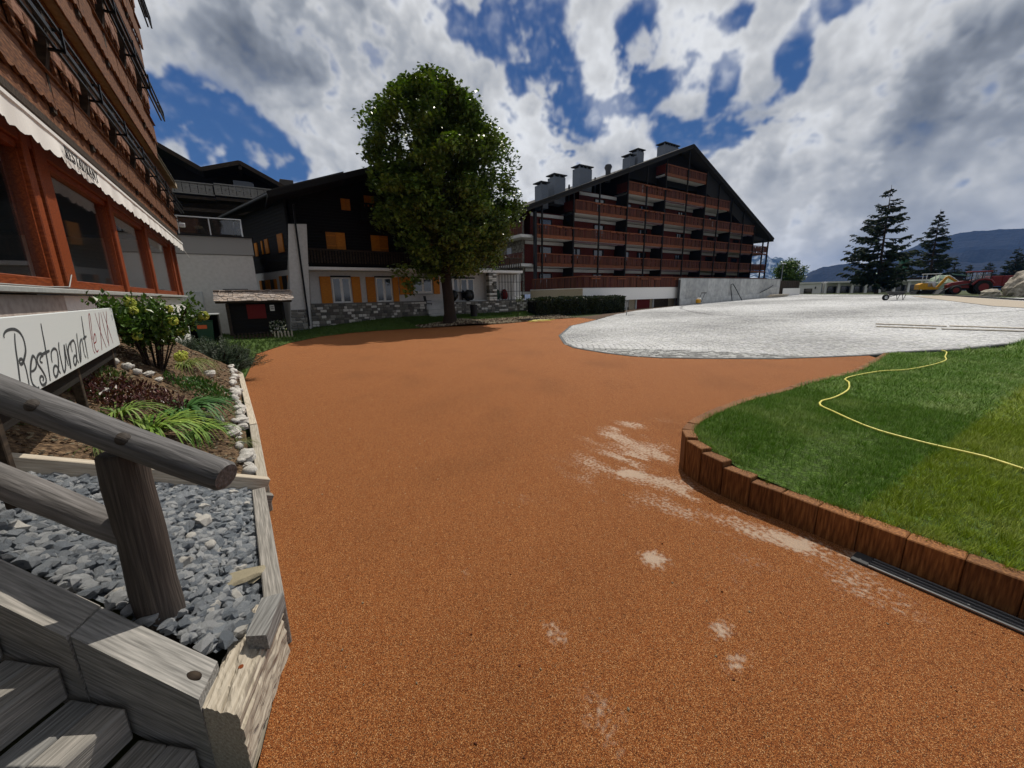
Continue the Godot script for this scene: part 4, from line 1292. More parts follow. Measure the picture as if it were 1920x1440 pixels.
func sign_board() -> void:
	var dv := V(-0.08, 0, -1.0).normalized()
	var tr := V(-1.45, 1.92, -6.92)
	var o := thing("restaurant_sign", "long white sign board lettered Restaurant le XIX above the flower bed", "sign", tr)
	var x := -dv   # runs from the right end towards the left, seen from the path
	var b := Basis(-x, UP, (-x).cross(UP))   # local x points right, z towards the path
	put(o, "board", bevelled(V(4.3, 0.46, 0.03), 0.004), M.board, Transform3D(b, x * 2.13 + UP * -0.225))
	for s: float in [0.25, 2.0, 3.8]:
		block(o, "post", x * s + UP * -0.5 - b.z * 0.06, V(0.07, 1.0, 0.06), M.brown_wood[2], 0.005, b)
	plank(o, "lower_board", x * 0.0 + UP * -0.53 - b.z * 0.05, x * 4.25 + UP * -0.53 - b.z * 0.05, 0.03, 0.13, M.dark_wood[4])
	var ink := "3.41 .091,3.44 .129,3.47 .187,3.5 .261,3.54 .347,3.55 .39|3.58 .104,3.58 .09,3.54 .072,3.47 .064,3.39 .068,3.33 .089,3.3 .122,3.3 .163,3.32 .202,3.37 .237,3.42 .262,3.46 .266,3.47 .252,3.45 .239,3.41 .243,3.4 .269,3.4 .309,3.41 .352,3.42 .387,3.43 .413|3.33 .328,3.27 .327,3.21 .307,3.19 .267,3.22 .243,3.27 .266,3.32 .306,3.36 .357,3.36 .402,3.31 .436,3.27 .437|3.08 .304,3.12 .289,3.08 .265,3.03 .26,3.05 .247,3.1 .245,3.16 .266,3.17 .303,3.13 .347,3.1 .395,3.11 .425,3.16 .438,3.21 .43,3.22 .397,3.18 .379,3.14 .394,3.17 .412|2.89 .056,2.91 .115,2.93 .189,2.96 .267,2.99 .346,3.03 .435|3.07 .254,2.97 .249,2.87 .245"
	var ink2 := "2.88 .328,2.87 .293,2.83 .255,2.75 .241,2.7 .263,2.72 .316,2.76 .366,2.82 .411,2.88 .429,2.91 .414,2.9 .379,2.85 .356,2.8 .365,2.78 .4,2.76 .423|2.6 .208,2.64 .258,2.66 .322,2.67 .376,2.67 .427,2.61 .407,2.55 .346,2.48 .238,2.5 .305,2.51 .368,2.51 .4|2.42 .232,2.44 .3,2.46 .374,2.47 .426,2.44 .376,2.41 .292,2.34 .25,2.24 .229|2.3 .314,2.3 .266,2.25 .234,2.17 .229,2.15 .267,2.18 .326,2.23 .384,2.3 .418,2.34 .401,2.31 .362,2.24 .346,2.21 .392,2.19 .417|2.01 .18,2.05 .238,2.09 .323,2.13 .414,2.06 .365,2 .28,1.9 .237,1.9 .289,1.93 .366,1.9 .405|1.68 .043,1.72 .121,1.76 .207,1.8 .297,1.84 .422|1.85 .24,1.69 .228"
	var red := "1.47 .278,1.4 .2,1.34 .11,1.31 .045,1.34 .035,1.38 .07,1.45 .168,1.5 .278,1.54 .368,1.5 .409|1.43 .316,1.32 .303,1.28 .246,1.32 .234,1.42 .287,1.45 .35,1.41 .402,1.32 .392|1.05 .031,1 .225,.9 .408|.84 .03,1 .225,1.16 .412|.74 .03,.76 .24,.72 .4|.61 .025,.52 .22,.45 .398|.4 .025,.59 .217,.74 .407"
	for q: Array in [["grey_lettering", ink + "|" + ink2, M.ink, 0.016], ["red_lettering", red, M.red_ink, 0.013]]:
		var g := G.new()
		var lift := 0.0
		for s: String in q[1].split("|"):
			var c := Curve3D.new()
			c.bake_interval = 0.012
			var w := []
			for p in s.split(","):
				var e := p.split_floats(" ")
				w.append(V(e[0], e[1], 0))
			for i in w.size():
				var t: Vector3 = (w[mini(i + 1, w.size() - 1)] - w[maxi(i - 1, 0)]) / 6.0
				c.add_point(w[i], -t, t)
			var bp := c.get_baked_points()
			var z := 0.0165 + lift
			lift += 0.0002
			for i in bp.size() - 1:
				var t: Vector3 = (bp[i + 1] - bp[i]).normalized()
				var s2 := V(-t.y, t.x, 0) * (q[3] as float) * (0.4 + 0.25 * sin(3.0 * i / maxf(1.0, bp.size())))
				var e := []
				for p: Vector3 in [bp[i] - s2, bp[i] + s2, bp[i + 1] + s2, bp[i + 1] - s2]: e.append(b * V(-p.x, -p.y, z))
				if (e[1] - e[0] as Vector3).cross(e[2] - e[0]).dot(b.z) > 0: g.quad(e[0], e[1], e[2], e[3])
				else: g.quad(e[3], e[2], e[1], e[0])
		put(o, q[0], g.mesh(), q[2])

# ---------------------------------------------------------------- annex, kiosk, bin
func annex_and_kiosk() -> void:
	var o := thing("white_annex", "white plastered annex with a glass balustrade between restaurant and dark chalet", "building", V(-1.2, 0, -27))
	block(o, "wall", V(-0.28, 2.15, -3.2), V(4.1, 4.4, 6.0), M.plaster, 0.02)
	block(o, "parapet", V(-0.26, 4.82, -3.2), V(4.2, 0.92, 6.1), mt("8f8f8e", 0.9), 0.02)
	block(o, "coping", V(-0.23, 5.3, -3.15), V(4.3, 0.05, 6.2), M.iron, 0.005)
	block(o, "dark_panel", V(0.72, 2.42, -0.2), V(1.15, 0.3, 0.05), M.grey_paint, 0.005)
	block(o, "raised_patch", V(-1.15, 1.3, -0.18), V(0.75, 2.3, 0.06), M.concrete, 0.02)
	var gb := thing("glass_balustrade", "glass balustrade with white rails on top of the white annex", "balustrade", V(-1.2, 5.32, -27.1))
	for x: float in [-1.25, 0.05, 1.45]:
		block(gb, "post", V(x, 0.42, 0), V(0.05, 0.84, 0.05), M.alu, 0.005)
	for k in 3:
		block(gb, "post", V(1.45, 0.42, -0.9 * (k + 1)), V(0.05, 0.84, 0.05), M.alu, 0.005)
	plank(gb, "handrail", V(-1.3, 0.86, 0), V(1.48, 0.86, 0), 0.06, 0.05, M.alu)
	plank(gb, "handrail", V(1.45, 0.862, -0.03), V(1.45, 0.862, -2.8), 0.06, 0.05, M.alu)
	for q: Array in [[-0.6, 1.24], [0.75, 1.34]]:
		put(gb, "pane", bevelled(V(q[1], 0.72, 0.012), 0.0), M.glass, Transform3D(Basis.IDENTITY, V(q[0], 0.44, 0)))
	put(gb, "pane", bevelled(V(2.6, 0.72, 0.012), 0.0), M.glass, Transform3D(FX, V(1.45, 0.44, -1.4)))
	# kiosk
	var k := thing("kiosk", "small dark timber kiosk with a grey shingle roof and red panel", "kiosk", V(0.3, 0.2, -25.2))
	for i in 9:
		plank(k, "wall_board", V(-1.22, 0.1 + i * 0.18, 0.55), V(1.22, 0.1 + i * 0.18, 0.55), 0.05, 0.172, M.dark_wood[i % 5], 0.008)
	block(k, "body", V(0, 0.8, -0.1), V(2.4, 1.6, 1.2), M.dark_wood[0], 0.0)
	block(k, "red_panel", V(0.0, 1.17, 0.59), V(0.82, 0.72, 0.03), M.dark_red, 0.004)
	block(k, "notice", V(0.72, 1.33, 0.59), V(0.2, 0.3, 0.02), M.white, 0.002)
	for s: float in [0.05, -0.05]: block(k, "notice_stripe", V(0.72, 1.33 + s, 0.604), V(0.15, 0.05, 0.006), M.dark_grey, 0.0)
	block(k, "post", V(-1.2, 0.8, 0.6), V(0.14, 1.6, 0.14), M.brown_wood[3], 0.02)
	block(k, "post", V(1.2, 0.8, 0.6), V(0.14, 1.6, 0.14), M.dark_wood[4], 0.02)
	var rf_ := Node3D.new()
	rf_.name = "roof"
	k.add_child(rf_)
	for s: float in [1.0, -1.0]:
		for row in 7:
			var t := row / 6.0
			var x := -1.7
			while x < 1.66:
				var w := rf(0.14, 0.3)
				var y := lerpf(1.76, 2.2, t) + rf(-0.008, 0.02)
				var z := lerpf(0.95, -0.02, t) * s - 0.1
				put(rf_, "shingle", bevelled(V(snappedf(w, 0.04) - 0.012, 0.035, 0.3), 0.004), any(M.shingle), Transform3D(Basis.from_euler(V((0.39 + rf(-0.03, 0.03)) * s - 0.08 * s, rf(-0.02, 0.02), 0)), V(x + w / 2, y, z)))
				x += snappedf(w, 0.04)
	block(rf_, "eave_beam", V(0, 1.66, 0.82), V(3.3, 0.1, 0.12), M.brown_wood[2], 0.02)
	block(rf_, "eave_beam", V(0, 1.66, -1.02), V(3.3, 0.1, 0.12), M.brown_wood[2], 0.02)
	# picket fence in front of it
	var f := thing("picket_fence", "low picket fence in front of the kiosk", "fence", V(0.42, 0.02, -23.7))
	for i in 17:
		var x := -1.2 + i * 0.155
		block(f, "picket", V(x, 0.16, 0), V(0.075, 0.34 + rf(-0.03, 0.02), 0.025), M.pale_wood[1] if i > 10 else M.brown_wood[2], 0.004, Basis.from_euler(V(0, 0, rf(-0.05, 0.05))))
	plank(f, "rail", V(-1.25, 0.14, -0.03), V(1.35, 0.14, -0.03), 0.02, 0.05, M.brown_wood[1])
	# white flowering plant
	var wp := thing("white_flowered_plant", "small plant with white flowers behind the picket fence", "plant", V(1.05, 0.1, -24.1))
	var xf := []
	var co := []
	for i in 260:
		var s := rf(0.7, 1.6)
		xf.append(Transform3D(Basis.from_euler(V(rf(-1.5, 0.3), rf(0, TAU), 0)).scaled(V(s, s, s)), V(rf(-0.3, 0.45), rf(0.1, 0.75), rf(-0.15, 0.15))))
		co.append(Color(0.6, 0.6, 0.56) if i % 3 == 0 else Color(0.03, 0.06, 0.02))
	many(wp, "leaves", leaf_mesh(0.06, 0.09), M.leaf, xf, co)
	# shelter with a green bin under a metal top
	var b := thing("bin_shelter", "dark open bin shelter with a metal top beside the white annex", "shelter", V(-1.85, 0.1, -22.4))
	block(b, "top", V(0, 1.28, 0), V(1.35, 0.05, 1.0), M.alu, 0.008)
	block(b, "side", V(-0.62, 0.62, 0), V(0.05, 1.25, 0.9), M.dark_wood[1], 0.005)
	block(b, "side", V(0.62, 0.62, 0), V(0.05, 1.25, 0.9), M.dark_wood[1], 0.005)
	block(b, "back", V(0, 0.62, -0.43), V(1.2, 1.25, 0.05), M.dark_wood[0], 0.005)
	var gbn := thing("green_bin", "green rubbish bin with an orange notice inside the bin shelter", "bin", V(-1.75, 0.1, -22.3))
	var bg := G.new()
	bg.hexa([V(-0.26, 0.05, 0.28), V(0.26, 0.05, 0.28), V(0.26, 0.05, -0.2), V(-0.26, 0.05, -0.2), V(-0.32, 0.95, 0.33), V(0.32, 0.95, 0.33), V(0.32, 0.95, -0.28), V(-0.32, 0.95, -0.28)])
	put(gbn, "body", bg.mesh(), M.valve)
	block(gbn, "lid", V(0, 0.99, 0.02), V(0.68, 0.07, 0.66), M.valve, 0.02)
	block(gbn, "notice", V(-0.08, 0.75, 0.325), V(0.34, 0.16, 0.012), mt("b0502a", 0.7), 0.0, Basis.from_euler(V(0.06, 0, 0)))
	# grass strip and shrubs on the slope between bed and kiosk
	var poly := P2("-0.42 -11,-0.22 -14,-0.02 -17.3,1.22 -20.4,2.86 -22.8,4.6 -23.95,6.3 -24.35,9 -24.15,9 -28.4,2.6 -28.4,-2.2 -28.4,-2.2 -11")
	var gs := struct("grass", sheet(poly, 0.8, func(x: float, z: float) -> float: return ramp(x, z) + bank(x, z) + 0.03), M.turf)
	grass_on(gs, poly, 11000, 1.4, func(x: float, z: float) -> float: return bank(x, z) + 0.03)
	var poly2 := P2("9 -25.6,13.5 -26.2,20.3 -26.4,20.3 -28.4,9 -28.4")
	var gs2 := struct("grass", sheet(poly2, 0.8, func(x: float, z: float) -> float: return ramp(x, z) + bank(x, z) + 0.035), M.turf)
	grass_on(gs2, poly2, 8000, 1.5, func(x: float, z: float) -> float: return bank(x, z) + 0.03)
	var mb := P2("9 -24.1,9.8 -24,13.3 -23.5,15.5 -23.6,18.6 -24.6,22.6 -24.6,22 -26.4,20.3 -26.4,13.5 -26.2,9 -25.6")
	var ms := struct("mulch", sheet(mb, 0.5, func(x: float, z: float) -> float: return ramp(x, z) + bank(x, z) + 0.04 + 0.3 * exp(-((x - 12.3) * (x - 12.3) + (z + 25.0) * (z + 25.0)) / 1.6)), M.mulch)
	var chips := rocks(2, 0.25, 60, 0.4)
	for c in 2:
		var mx := []
		for i in 2200:
			var x := rf(9, 22.5)
			var z := rf(-26.4, -23.5)
			if not Geometry2D.is_point_in_polygon(Vector2(x, z), mb): continue
			var s := rf(0.04, 0.12)
			mx.append(Transform3D(Basis.from_euler(V(rf(-1, 1), rf(0, TAU), rf(-1, 1))).scaled(V(s, s, s)), V(x, bank(x, z) + 0.06 + 0.3 * exp(-((x - 12.3) * (x - 12.3) + (z + 25.0) * (z + 25.0)) / 1.6), z)))
		many(ms, "bark_chips", chips[c], [M.mulch, M.tan_stone][c], mx)
	# raw earth between square, hedge and terrace wall
	struct("earth", sheet(P2("22.6 -24.6,21.6 -21.5,27 -24.5,32.5 -26.7,39.5 -27.5,44 -27.8,44 -28.6,30 -28.6,22 -26.4"), 1.0, func(x: float, z: float) -> float: return ramp(x, z) + 0.02), M.mulch)

func grass_on(base: Node3D, poly: PackedVector2Array, n: int, size: float, yf: Callable) -> void:
	var lo := poly[0]
	var hi := poly[0]
	for p in poly:
		lo = lo.min(p); hi = hi.max(p)
	var g := G.new()
	for i in 9:
		var a := rf(0, TAU)
		var p := V(cos(a), 0, sin(a)) * rf(0.0, 0.04)
		var s := V(-sin(a), 0, cos(a)) * 0.003
		g.tri(p - s, p + s, p + V(rf(-0.03, 0.03), rf(0.04, 0.075), rf(-0.03, 0.03)))
	var xf := []
	var co := []
	for i in n:
		var x := rf(lo.x, hi.x)
		var z := rf(lo.y, hi.y)
		if not Geometry2D.is_point_in_polygon(Vector2(x, z), poly): continue
		var s := size * rf(0.7, 1.3)
		xf.append(Transform3D(Basis(UP, rf(0, TAU)).scaled(V(s, s, s)), V(x, yf.call(x, z), z)))
		var b := rf(0.7, 1.3)
		co.append(Color(0.05 * b, 0.095 * b, 0.014 * b))
	many(base, "grass_blades", g.mesh(), M.blade, xf, co)

func gable_roof(o: Node3D, xa: float, xm: float, xb: float, ya: float, ym: float, yb: float, z0: float, z1: float, th: float, m: Material) -> void:
	for q: Array in [[V(xa, ya, 0), V(xm, ym, 0)], [V(xm, ym, 0), V(xb, yb, 0)]]:
		var g := G.new()
		var a: Vector3 = q[0]
		var b: Vector3 = q[1]
		var d := UP * th
		g.hexa([a + V(0, 0, z0) - d, b + V(0, 0, z0) - d, b + V(0, 0, z1) - d, a + V(0, 0, z1) - d, a + V(0, 0, z0), b + V(0, 0, z0), b + V(0, 0, z1), a + V(0, 0, z1)])
		put(o, "roof", g.mesh(), m)

func far_chalet() -> void:
	var o := thing("brown_chalet", "brown chalet with two gables and a pale fretted balcony behind the annex", "chalet", V(-1, 0, -40))
	block(o, "wall", V(0.5, 5.2, -7), V(13, 9.6, 12), M.brown_wood[0], 0.0)
	var g := G.new()
	g.prism(P2("-4.8 9.4,-1.3 9.4,0.9 10,4.9 9.4,6 9.4,6 10.3,1.9 12.0,-0.45 11.2,-2.8 12.3,-6 11.6,-6 9.4"), 0.2, Transform3D(Basis.IDENTITY, V(0, 0, -1.0)))
	put(o, "gable", g.mesh(), M.dark_wood[3])
	gable_roof(o, -6.8, -3.2, -0.48, 12.1, 13.1, 11.55, 0.6, -14, 0.22, M.roof)
	gable_roof(o, -0.5, 1.9, 6.4, 11.55, 12.35, 10.1, 0.9, -14, 0.22, M.roof)
	for q: Array in [[V(-0.5, 11.4, 0.95), V(1.9, 12.2, 0.95)], [V(1.9, 12.2, 0.95), V(6.4, 9.95, 0.95)], [V(-6.8, 11.95, 0.65), V(-3.2, 12.95, 0.65)], [V(-3.2, 12.95, 0.65), V(-0.48, 11.4, 0.65)]]:
		plank(o, "bargeboard", q[0], q[1], 0.06, 0.3, M.brown_wood[3])
	for q: Array in [[-6.0, 0.0, 0.0], [0.05, 4.6, 0.4]]:
		plank(o, "balcony_floor", V(q[0], 9.42, q[2]), V(q[1], 9.42, q[2]), 1.4, 0.2, M.brown_wood[4])
		plank(o, "floor_edge", V(q[0], 9.7, q[2] + 0.74), V(q[1], 9.7, q[2] + 0.74), 0.06, 0.1, M.grey_wood[1])
		plank(o, "rail", V(q[0], 10.45, q[2] + 0.72), V(q[1], 10.45, q[2] + 0.72), 0.1, 0.08, M.grey_wood[1])
		var f := G.new()
		var x: float = q[0]
		while x < q[1] - 0.3:
			for s: float in [-1.0, 1.0]:
				f.box(V(x + 0.2, 10.08, q[2] + 0.7), V(0.62, 0.07, 0.03), Basis(Vector3(0, 0, 1), 0.85 * s))
			f.box(V(x + 0.2, 10.08, q[2] + 0.69), V(0.42, 0.62, 0.015))
			x += 0.46
		var fw := put(o, "fretwork", f.mesh(), M.grey_wood[1])
		fw.set_meta("kind", "stuff")
	for q: Array in [[-3.4, 11.0, 2.0, 0.8], [2.0, 10.9, 1.6, 1.0], [-2.4, 7.6, 1.9, 1.2], [1.5, 7.6, 1.5, 1.2], [2.9, 8.3, 1.1, 1.0]]:
		var w := block(o, "window", V(q[0], q[1], -0.95), V(q[2], q[3], 0.1), M.brown_wood[3], 0.01)
		block(w, "pane", V(0, 0, 0.05), V(q[2] - 0.2, q[3] - 0.2, 0.02), M.dark_glass, 0.0)
	plank(o, "beam", V(-6, 8.6, 0.5), V(5.0, 8.6, 0.5), 0.2, 0.25, M.brown_wood[2])
	plank(o, "ridge_beam", V(1.9, 11.85, 0.9), V(1.9, 11.85, -1), 0.22, 0.28, M.brown_wood[4])
	block(o, "chimney", V(5.1, 11.0, -1.0), V(1.0, 1.5, 0.9), mt("4a453f", 0.9), 0.02)
	gable_roof(o, 5.2, 6.5, 8.5, 11.2, 11.9, 11.0, -2.0, -12, 0.2, M.roof)
	plank(o, "bargeboard", V(5.2, 11.05, -1.95), V(6.5, 11.75, -1.95), 0.06, 0.25, M.brown_wood[4])
	plank(o, "bargeboard", V(6.5, 11.75, -1.95), V(8.5, 10.85, -1.95), 0.06, 0.25, M.brown_wood[4])

func masonry_wall(o: Node3D, x0: float, x1: float, y0: Callable, y1: float, z: float, d: float, sz := 0.34) -> void:
	# every stone is a piece of its own, set into a recessed core
	var y := y1
	var low: float = minf(y0.call(x0), y0.call(x1)) - 0.15
	var g := G.new()
	g.box(V((x0 + x1) / 2, (low + y1) / 2 - 0.01, z - d / 2 - 0.03), V(x1 - x0, y1 - low, d))
	put(o, "core", g.mesh(), M.joint)
	while y > low:
		var h := rf(0.13, 0.22)
		var x := x0
		while x < x1 - 0.06:
			var w := minf(rf(0.5, 1.3) * sz, x1 - x)
			if x1 - x - w < 0.1: w = x1 - x
			if y > y0.call(x + w / 2) - 0.05:
				var m: Material = M.masonry[rng.randi() % 6] if rng.randf() < 0.8 else M.masonry[4]
				if m == M.masonry[4] and rng.randf() < 0.45: m = M.masonry[2]
				put(o, "stone", bevelled(V(0.3, 0.2, 0.12), 0.018), m, Transform3D(Basis.from_euler(V(rf(-0.03, 0.03), rf(-0.04, 0.04), rf(-0.04, 0.04))).scaled_local(V((w - 0.025) / 0.3, (h - 0.022) / 0.2, 1.0)), V(x + w / 2, y - h / 2, z - 0.03 + rf(-0.015, 0.015))))
			x += w
		y -= h

func shuttered(o: Node3D, x0: float, x1: float, y0: float, y1: float, z: float, sh: Array) -> void:   # a white window between open shutters
	var w := block(o, "window", V((x0 + x1) / 2, (y0 + y1) / 2, z), V(x1 - x0, y1 - y0, 0.08), M.white_frame, 0.01)
	var n := 2
	var l := (x1 - x0) / n
	for i in n:
		block(w, "pane", V(-(x1 - x0) / 2 + l * (i + 0.5), 0.02, 0.035), V(l - 0.18, y1 - y0 - 0.24, 0.03), M.dark_glass, 0.0)
	block(w, "lintel", V(0, (y1 - y0) / 2 + 0.05, 0.06), V(x1 - x0 + 0.1, 0.1, 0.14), M.dark_wood[4], 0.01)
	for q: Array in sh: shutter(o, q[0], q[1], q[2], q[3], z + 0.06)

func shutter(o: Node3D, x0: float, x1: float, y0: float, y1: float, z: float) -> void:
	var s := block(o, "shutter", V((x0 + x1) / 2, (y0 + y1) / 2, z), V(x1 - x0, y1 - y0, 0.045), any(M.shutter), 0.008, Basis.IDENTITY)
	for k: float in [-0.3, 0.3]:
		block(s, "batten", V(0, k * (y1 - y0), 0.03), V(x1 - x0 - 0.04, 0.07, 0.02), M.shutter[0], 0.004)

func chalet() -> void:
	var o := thing("dark_chalet", "dark timber chalet with yellow shutters over a white ground floor", "chalet", V(9, 0, -29.3))
	var gy := func(x: float) -> float: return bank(x + 9.0, -28.6)
	var P := V(-9, 0, 29.3)   # from the scene's axes to the chalet's
	# ground floor
	block(o, "wall", V(2.4, 2.6, -3), V(17.4, 2.6, 6.0), M.plaster, 0.0)
	block(o, "terrace", V(2.4, 0.75, -2.7), V(17.6, 1.7, 6.4), M.concrete, 0.0)
	block(o, "balcony_slab", V(2.42, 3.825, -0.6), V(16.7, 0.2, 2.9), M.white, 0.02)
	# upper floors of dark boards
	for i in 23:
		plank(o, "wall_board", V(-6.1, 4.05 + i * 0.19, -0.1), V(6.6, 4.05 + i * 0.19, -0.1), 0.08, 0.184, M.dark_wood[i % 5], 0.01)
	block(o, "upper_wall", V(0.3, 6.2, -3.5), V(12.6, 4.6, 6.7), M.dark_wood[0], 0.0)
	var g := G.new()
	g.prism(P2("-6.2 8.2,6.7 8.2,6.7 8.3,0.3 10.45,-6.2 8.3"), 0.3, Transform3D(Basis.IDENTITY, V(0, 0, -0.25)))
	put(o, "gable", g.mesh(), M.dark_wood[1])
	gable_roof(o, -7.3, 0.3, 7.7, 7.75, 10.45, 7.75, 2.35, -11, 0.24, M.roof)
	plank(o, "bargeboard", V(-7.3, 7.6, 2.4), V(0.3, 10.3, 2.4), 0.06, 0.32, M.dark_wood[4])
	plank(o, "bargeboard", V(0.3, 10.3, 2.4), V(7.7, 7.6, 2.4), 0.06, 0.32, M.dark_wood[4])
	# the side wing runs off at an angle on the left
	var s := V(-0.276, 0, -0.961)
	var nn := V(-0.961, 0, 0.276)
	var c := V(2.5, 0, -28.2) + P
	var sb := Basis(s, UP, s.cross(UP))
	put(o, "side_wall", bevelled(V(9.5, 4.2, 0.3), 0.0), M.plaster, Transform3D(sb, c + s * 4.75 + UP * 1.65 - nn * 0.15))
	for i in 21:
		plank(o, "wall_board", c + s * -0.1 + UP * (3.83 + i * 0.19) - nn * 0.05, c + s * 9.3 + UP * (3.83 + i * 0.19) - nn * 0.05, 0.14, 0.184, M.dark_wood[(i * 2) % 5], 0.01)
	for q: Array in [[0.6, 1.42, 4.78, 5.86], [3.05, 3.62, 4.88, 5.78], [5.1, 5.6, 4.86, 5.72], [4.1, 4.3, 4.9, 5.75]]:
		put(o, "shutter", bevelled(V(q[1] - q[0], q[3] - q[2], 0.06), 0.008), any(M.shutter), Transform3D(sb, c + s * ((q[0] + q[1]) / 2) + UP * ((q[2] + q[3]) / 2) + nn * 0.06))
	for q: Array in [[1.2, 0.9, 1.3], [3.4, 0.75, 1.0], [5.0, 0.7, 1.0]]:
		var w := put(o, "window", bevelled(V(q[1], q[2], 0.06), 0.008), M.dark_glass, Transform3D(sb, c + s * q[0] + UP * 2.75 + nn * 0.02))
		for k: float in [-1.0, 1.0]:
			put(w, "shutter", bevelled(V(0.4, q[2], 0.05), 0.006), M.shutter[0], Transform3D(Basis.IDENTITY, V(k * (q[1] / 2 + 0.2), 0, -0.03)))
	# eave of the side roof
	var ea := V(2.06, 7.75, -27.0) + P
	var rg := G.new()
	var up := V(0.94, 0.34, 0.0)
	rg.hexa([ea, ea + up * 4.0, ea + up * 4.0 + s * 11, ea + s * 11, ea + UP * 0.22, ea + up * 4.0 + UP * 0.22, ea + up * 4.0 + s * 11 + UP * 0.22, ea + s * 11 + UP * 0.22])
	put(o, "side_roof", rg.mesh(), M.roof)
	var gt := G.new()
	gt.tube([ea + UP * 0.02 + nn * 0.08, ea + s * 10.8 + UP * 0.02 + nn * 0.08], [0.08, 0.08], 8)
	put(o, "gutter", gt.mesh(), M.dark_grey)
	# battered white pier at the corner with its stone foot and downpipe
	var pr := G.new()
	pr.hexa([V(1.95, 0.1, -27.5) + P, V(3.05, 0.1, -27.6) + P, V(3.4, 0.1, -29.3) + P, V(1.9, 0.1, -29.0) + P, V(2.62, 6.3, -28.0) + P, V(3.6, 6.36, -28.0) + P, V(3.7, 6.36, -29.3) + P, V(2.6, 6.3, -29.3) + P])
	put(o, "pier", pr.mesh(), M.plaster)
	for r in 7:
		var y := 0.15 + r * 0.17
		var x := 1.98 + r * 0.02
		while x < 2.95:
			var w := rf(0.2, 0.42)
			w = minf(w, 3.0 - x)
			if w > 0.08: block(o, "stone", V(x + w / 2, y + 0.08, -27.5 - y * 0.07) + P, V(snappedf(w, 0.05) - 0.02, 0.15, 0.14), M.masonry[1 + rng.randi() % 3], 0.02)
			x += w
	var dp := G.new()
	dp.tube([V(2.96, 7.3, -27.4) + P, V(2.98, 6.4, -27.85) + P, V(2.97, 0.3, -27.42) + P], [0.055, 0.055, 0.055], 8)
	put(o, "downpipe", dp.mesh(), M.iron)
	# balcony in front of the first floor
	plank(o, "rail", V(-5.85, 5.0, 0.78), V(10.7, 4.9, 0.78), 0.12, 0.09, M.brown_wood[4])
	plank(o, "rail", V(-5.85, 4.12, 0.78), V(10.7, 4.1, 0.78), 0.08, 0.08, M.dark_wood[3])
	plank(o, "rail", V(-5.8, 5.0, 0.78), V(-5.8, 5.0, -0.1), 0.12, 0.09, M.dark_wood[4])
	for i in 92:
		block(o, "baluster", V(-5.8 + i * 0.18, 4.54, 0.78), V(0.1, 0.8, 0.03), M.brown_wood[i % 5], 0.004)
	for q: Array in [[-4.2, -3.02, 5.1, 6.17], [-1.34, -0.18, 5.1, 6.14], [2.1, 3.2, 5.1, 6.1], [-3.05, -2.48, 7.6, 8.3], [-1.55, -0.9, 7.95, 8.65]]:
		shutter(o, q[0], (q[0] + q[1]) / 2 - 0.005, q[2], q[3], 0.0)
		shutter(o, (q[0] + q[1]) / 2 + 0.005, q[1], q[2], q[3], 0.0)
		block(o, "window_box", V((q[0] + q[1]) / 2, q[2] - 0.06, 0.02), V(q[1] - q[0] + 0.1, 0.08, 0.1), M.dark_wood[4], 0.004)
	plank(o, "rail", V(-2.0, 8.0, 0.7), V(3.5, 8.0, 0.7), 0.1, 0.09, M.dark_wood[3])
	for i in 20: block(o, "baluster", V(-1.9 + i * 0.28, 7.5, 0.7), V(0.18, 0.95, 0.03), M.dark_wood[1 + i % 4], 0.004)
	block(o, "upper_balcony_floor", V(0.75, 6.98, 0.35), V(5.6, 0.12, 0.8), M.dark_wood[1], 0.0)
	# ground floor openings
	shuttered(o, -4.17, -3.0, 1.6, 3.32, 0.02, [[-4.9, -4.23, 1.58, 3.37], [-2.93, -2.35, 1.6, 3.37]])
	shuttered(o, -1.3, -0.18, 1.6, 3.32, 0.02, [[-1.97, -1.36, 1.6, 3.36], [-0.12, 0.3, 1.6, 3.35]])
	shuttered(o, 1.42, 2.9, 2.2, 3.3, 0.02, [[0.36, 1.36, 2.12, 3.36], [3.0, 3.5, 2.13, 3.37]])
	block(o, "window_sill", V(2.1, 2.13, 0.1), V(1.6, 0.08, 0.2), M.sill, 0.01)
	shuttered(o, 4.2, 5.1, 1.62, 3.28, 0.02, [])
	shuttered(o, 5.3, 6.5, 1.62, 3.28, 0.02, [])
	# masonry pillar under the balcony, iron screen at the terrace end
	var pil := Node3D.new()
	pil.name = "stone_pillar"
	o.add_child(pil)
	for r in 14:
		for k in 2:
			var w := rf(0.24, 0.42)
			block(pil, "stone", V(7.75 + (-0.36 + w / 2 if k == 0 else 0.36 - (0.68 - w) / 2), 1.6 + r * 0.151, 0.72), V(snappedf((w if k == 0 else 0.68 - w), 0.04), 0.135, 0.5), M.masonry[4] if rng.randf() < 0.45 else M.masonry[rng.randi() % 3], 0.02)
	block(pil, "core", V(7.75, 2.6, 0.68), V(0.64, 2.2, 0.42), M.joint, 0.0)
	var sc := thing("iron_screen", "black iron grid screen at the right end of the chalet terrace", "screen", V(17.6, 1.5, -28.62))
	for i in 9: block(sc, "bar", V(-0.1 + i * 0.29, 1.06, 0), V(0.035, 2.15, 0.035), M.iron, 0.0)
	for y: float in [0.05, 0.75, 1.5, 2.12]: block(sc, "bar", V(1.06, y, 0.03), V(2.4, 0.035, 0.025), M.iron, 0.0)
	# stone walls of the terrace
	var w1 := thing("terrace_wall", "rubble stone wall below the chalet's shuttered french windows", "wall", V(7, 0, -28.5))
	masonry_wall(w1, -4.0, 4.05, func(x: float) -> float: return bank(x + 7.0, -28.5), 1.58, 0.0, 0.35)
	block(w1, "coping", V(0.02, 1.61, -0.2), V(8.15, 0.06, 0.5), M.masonry[1], 0.015)
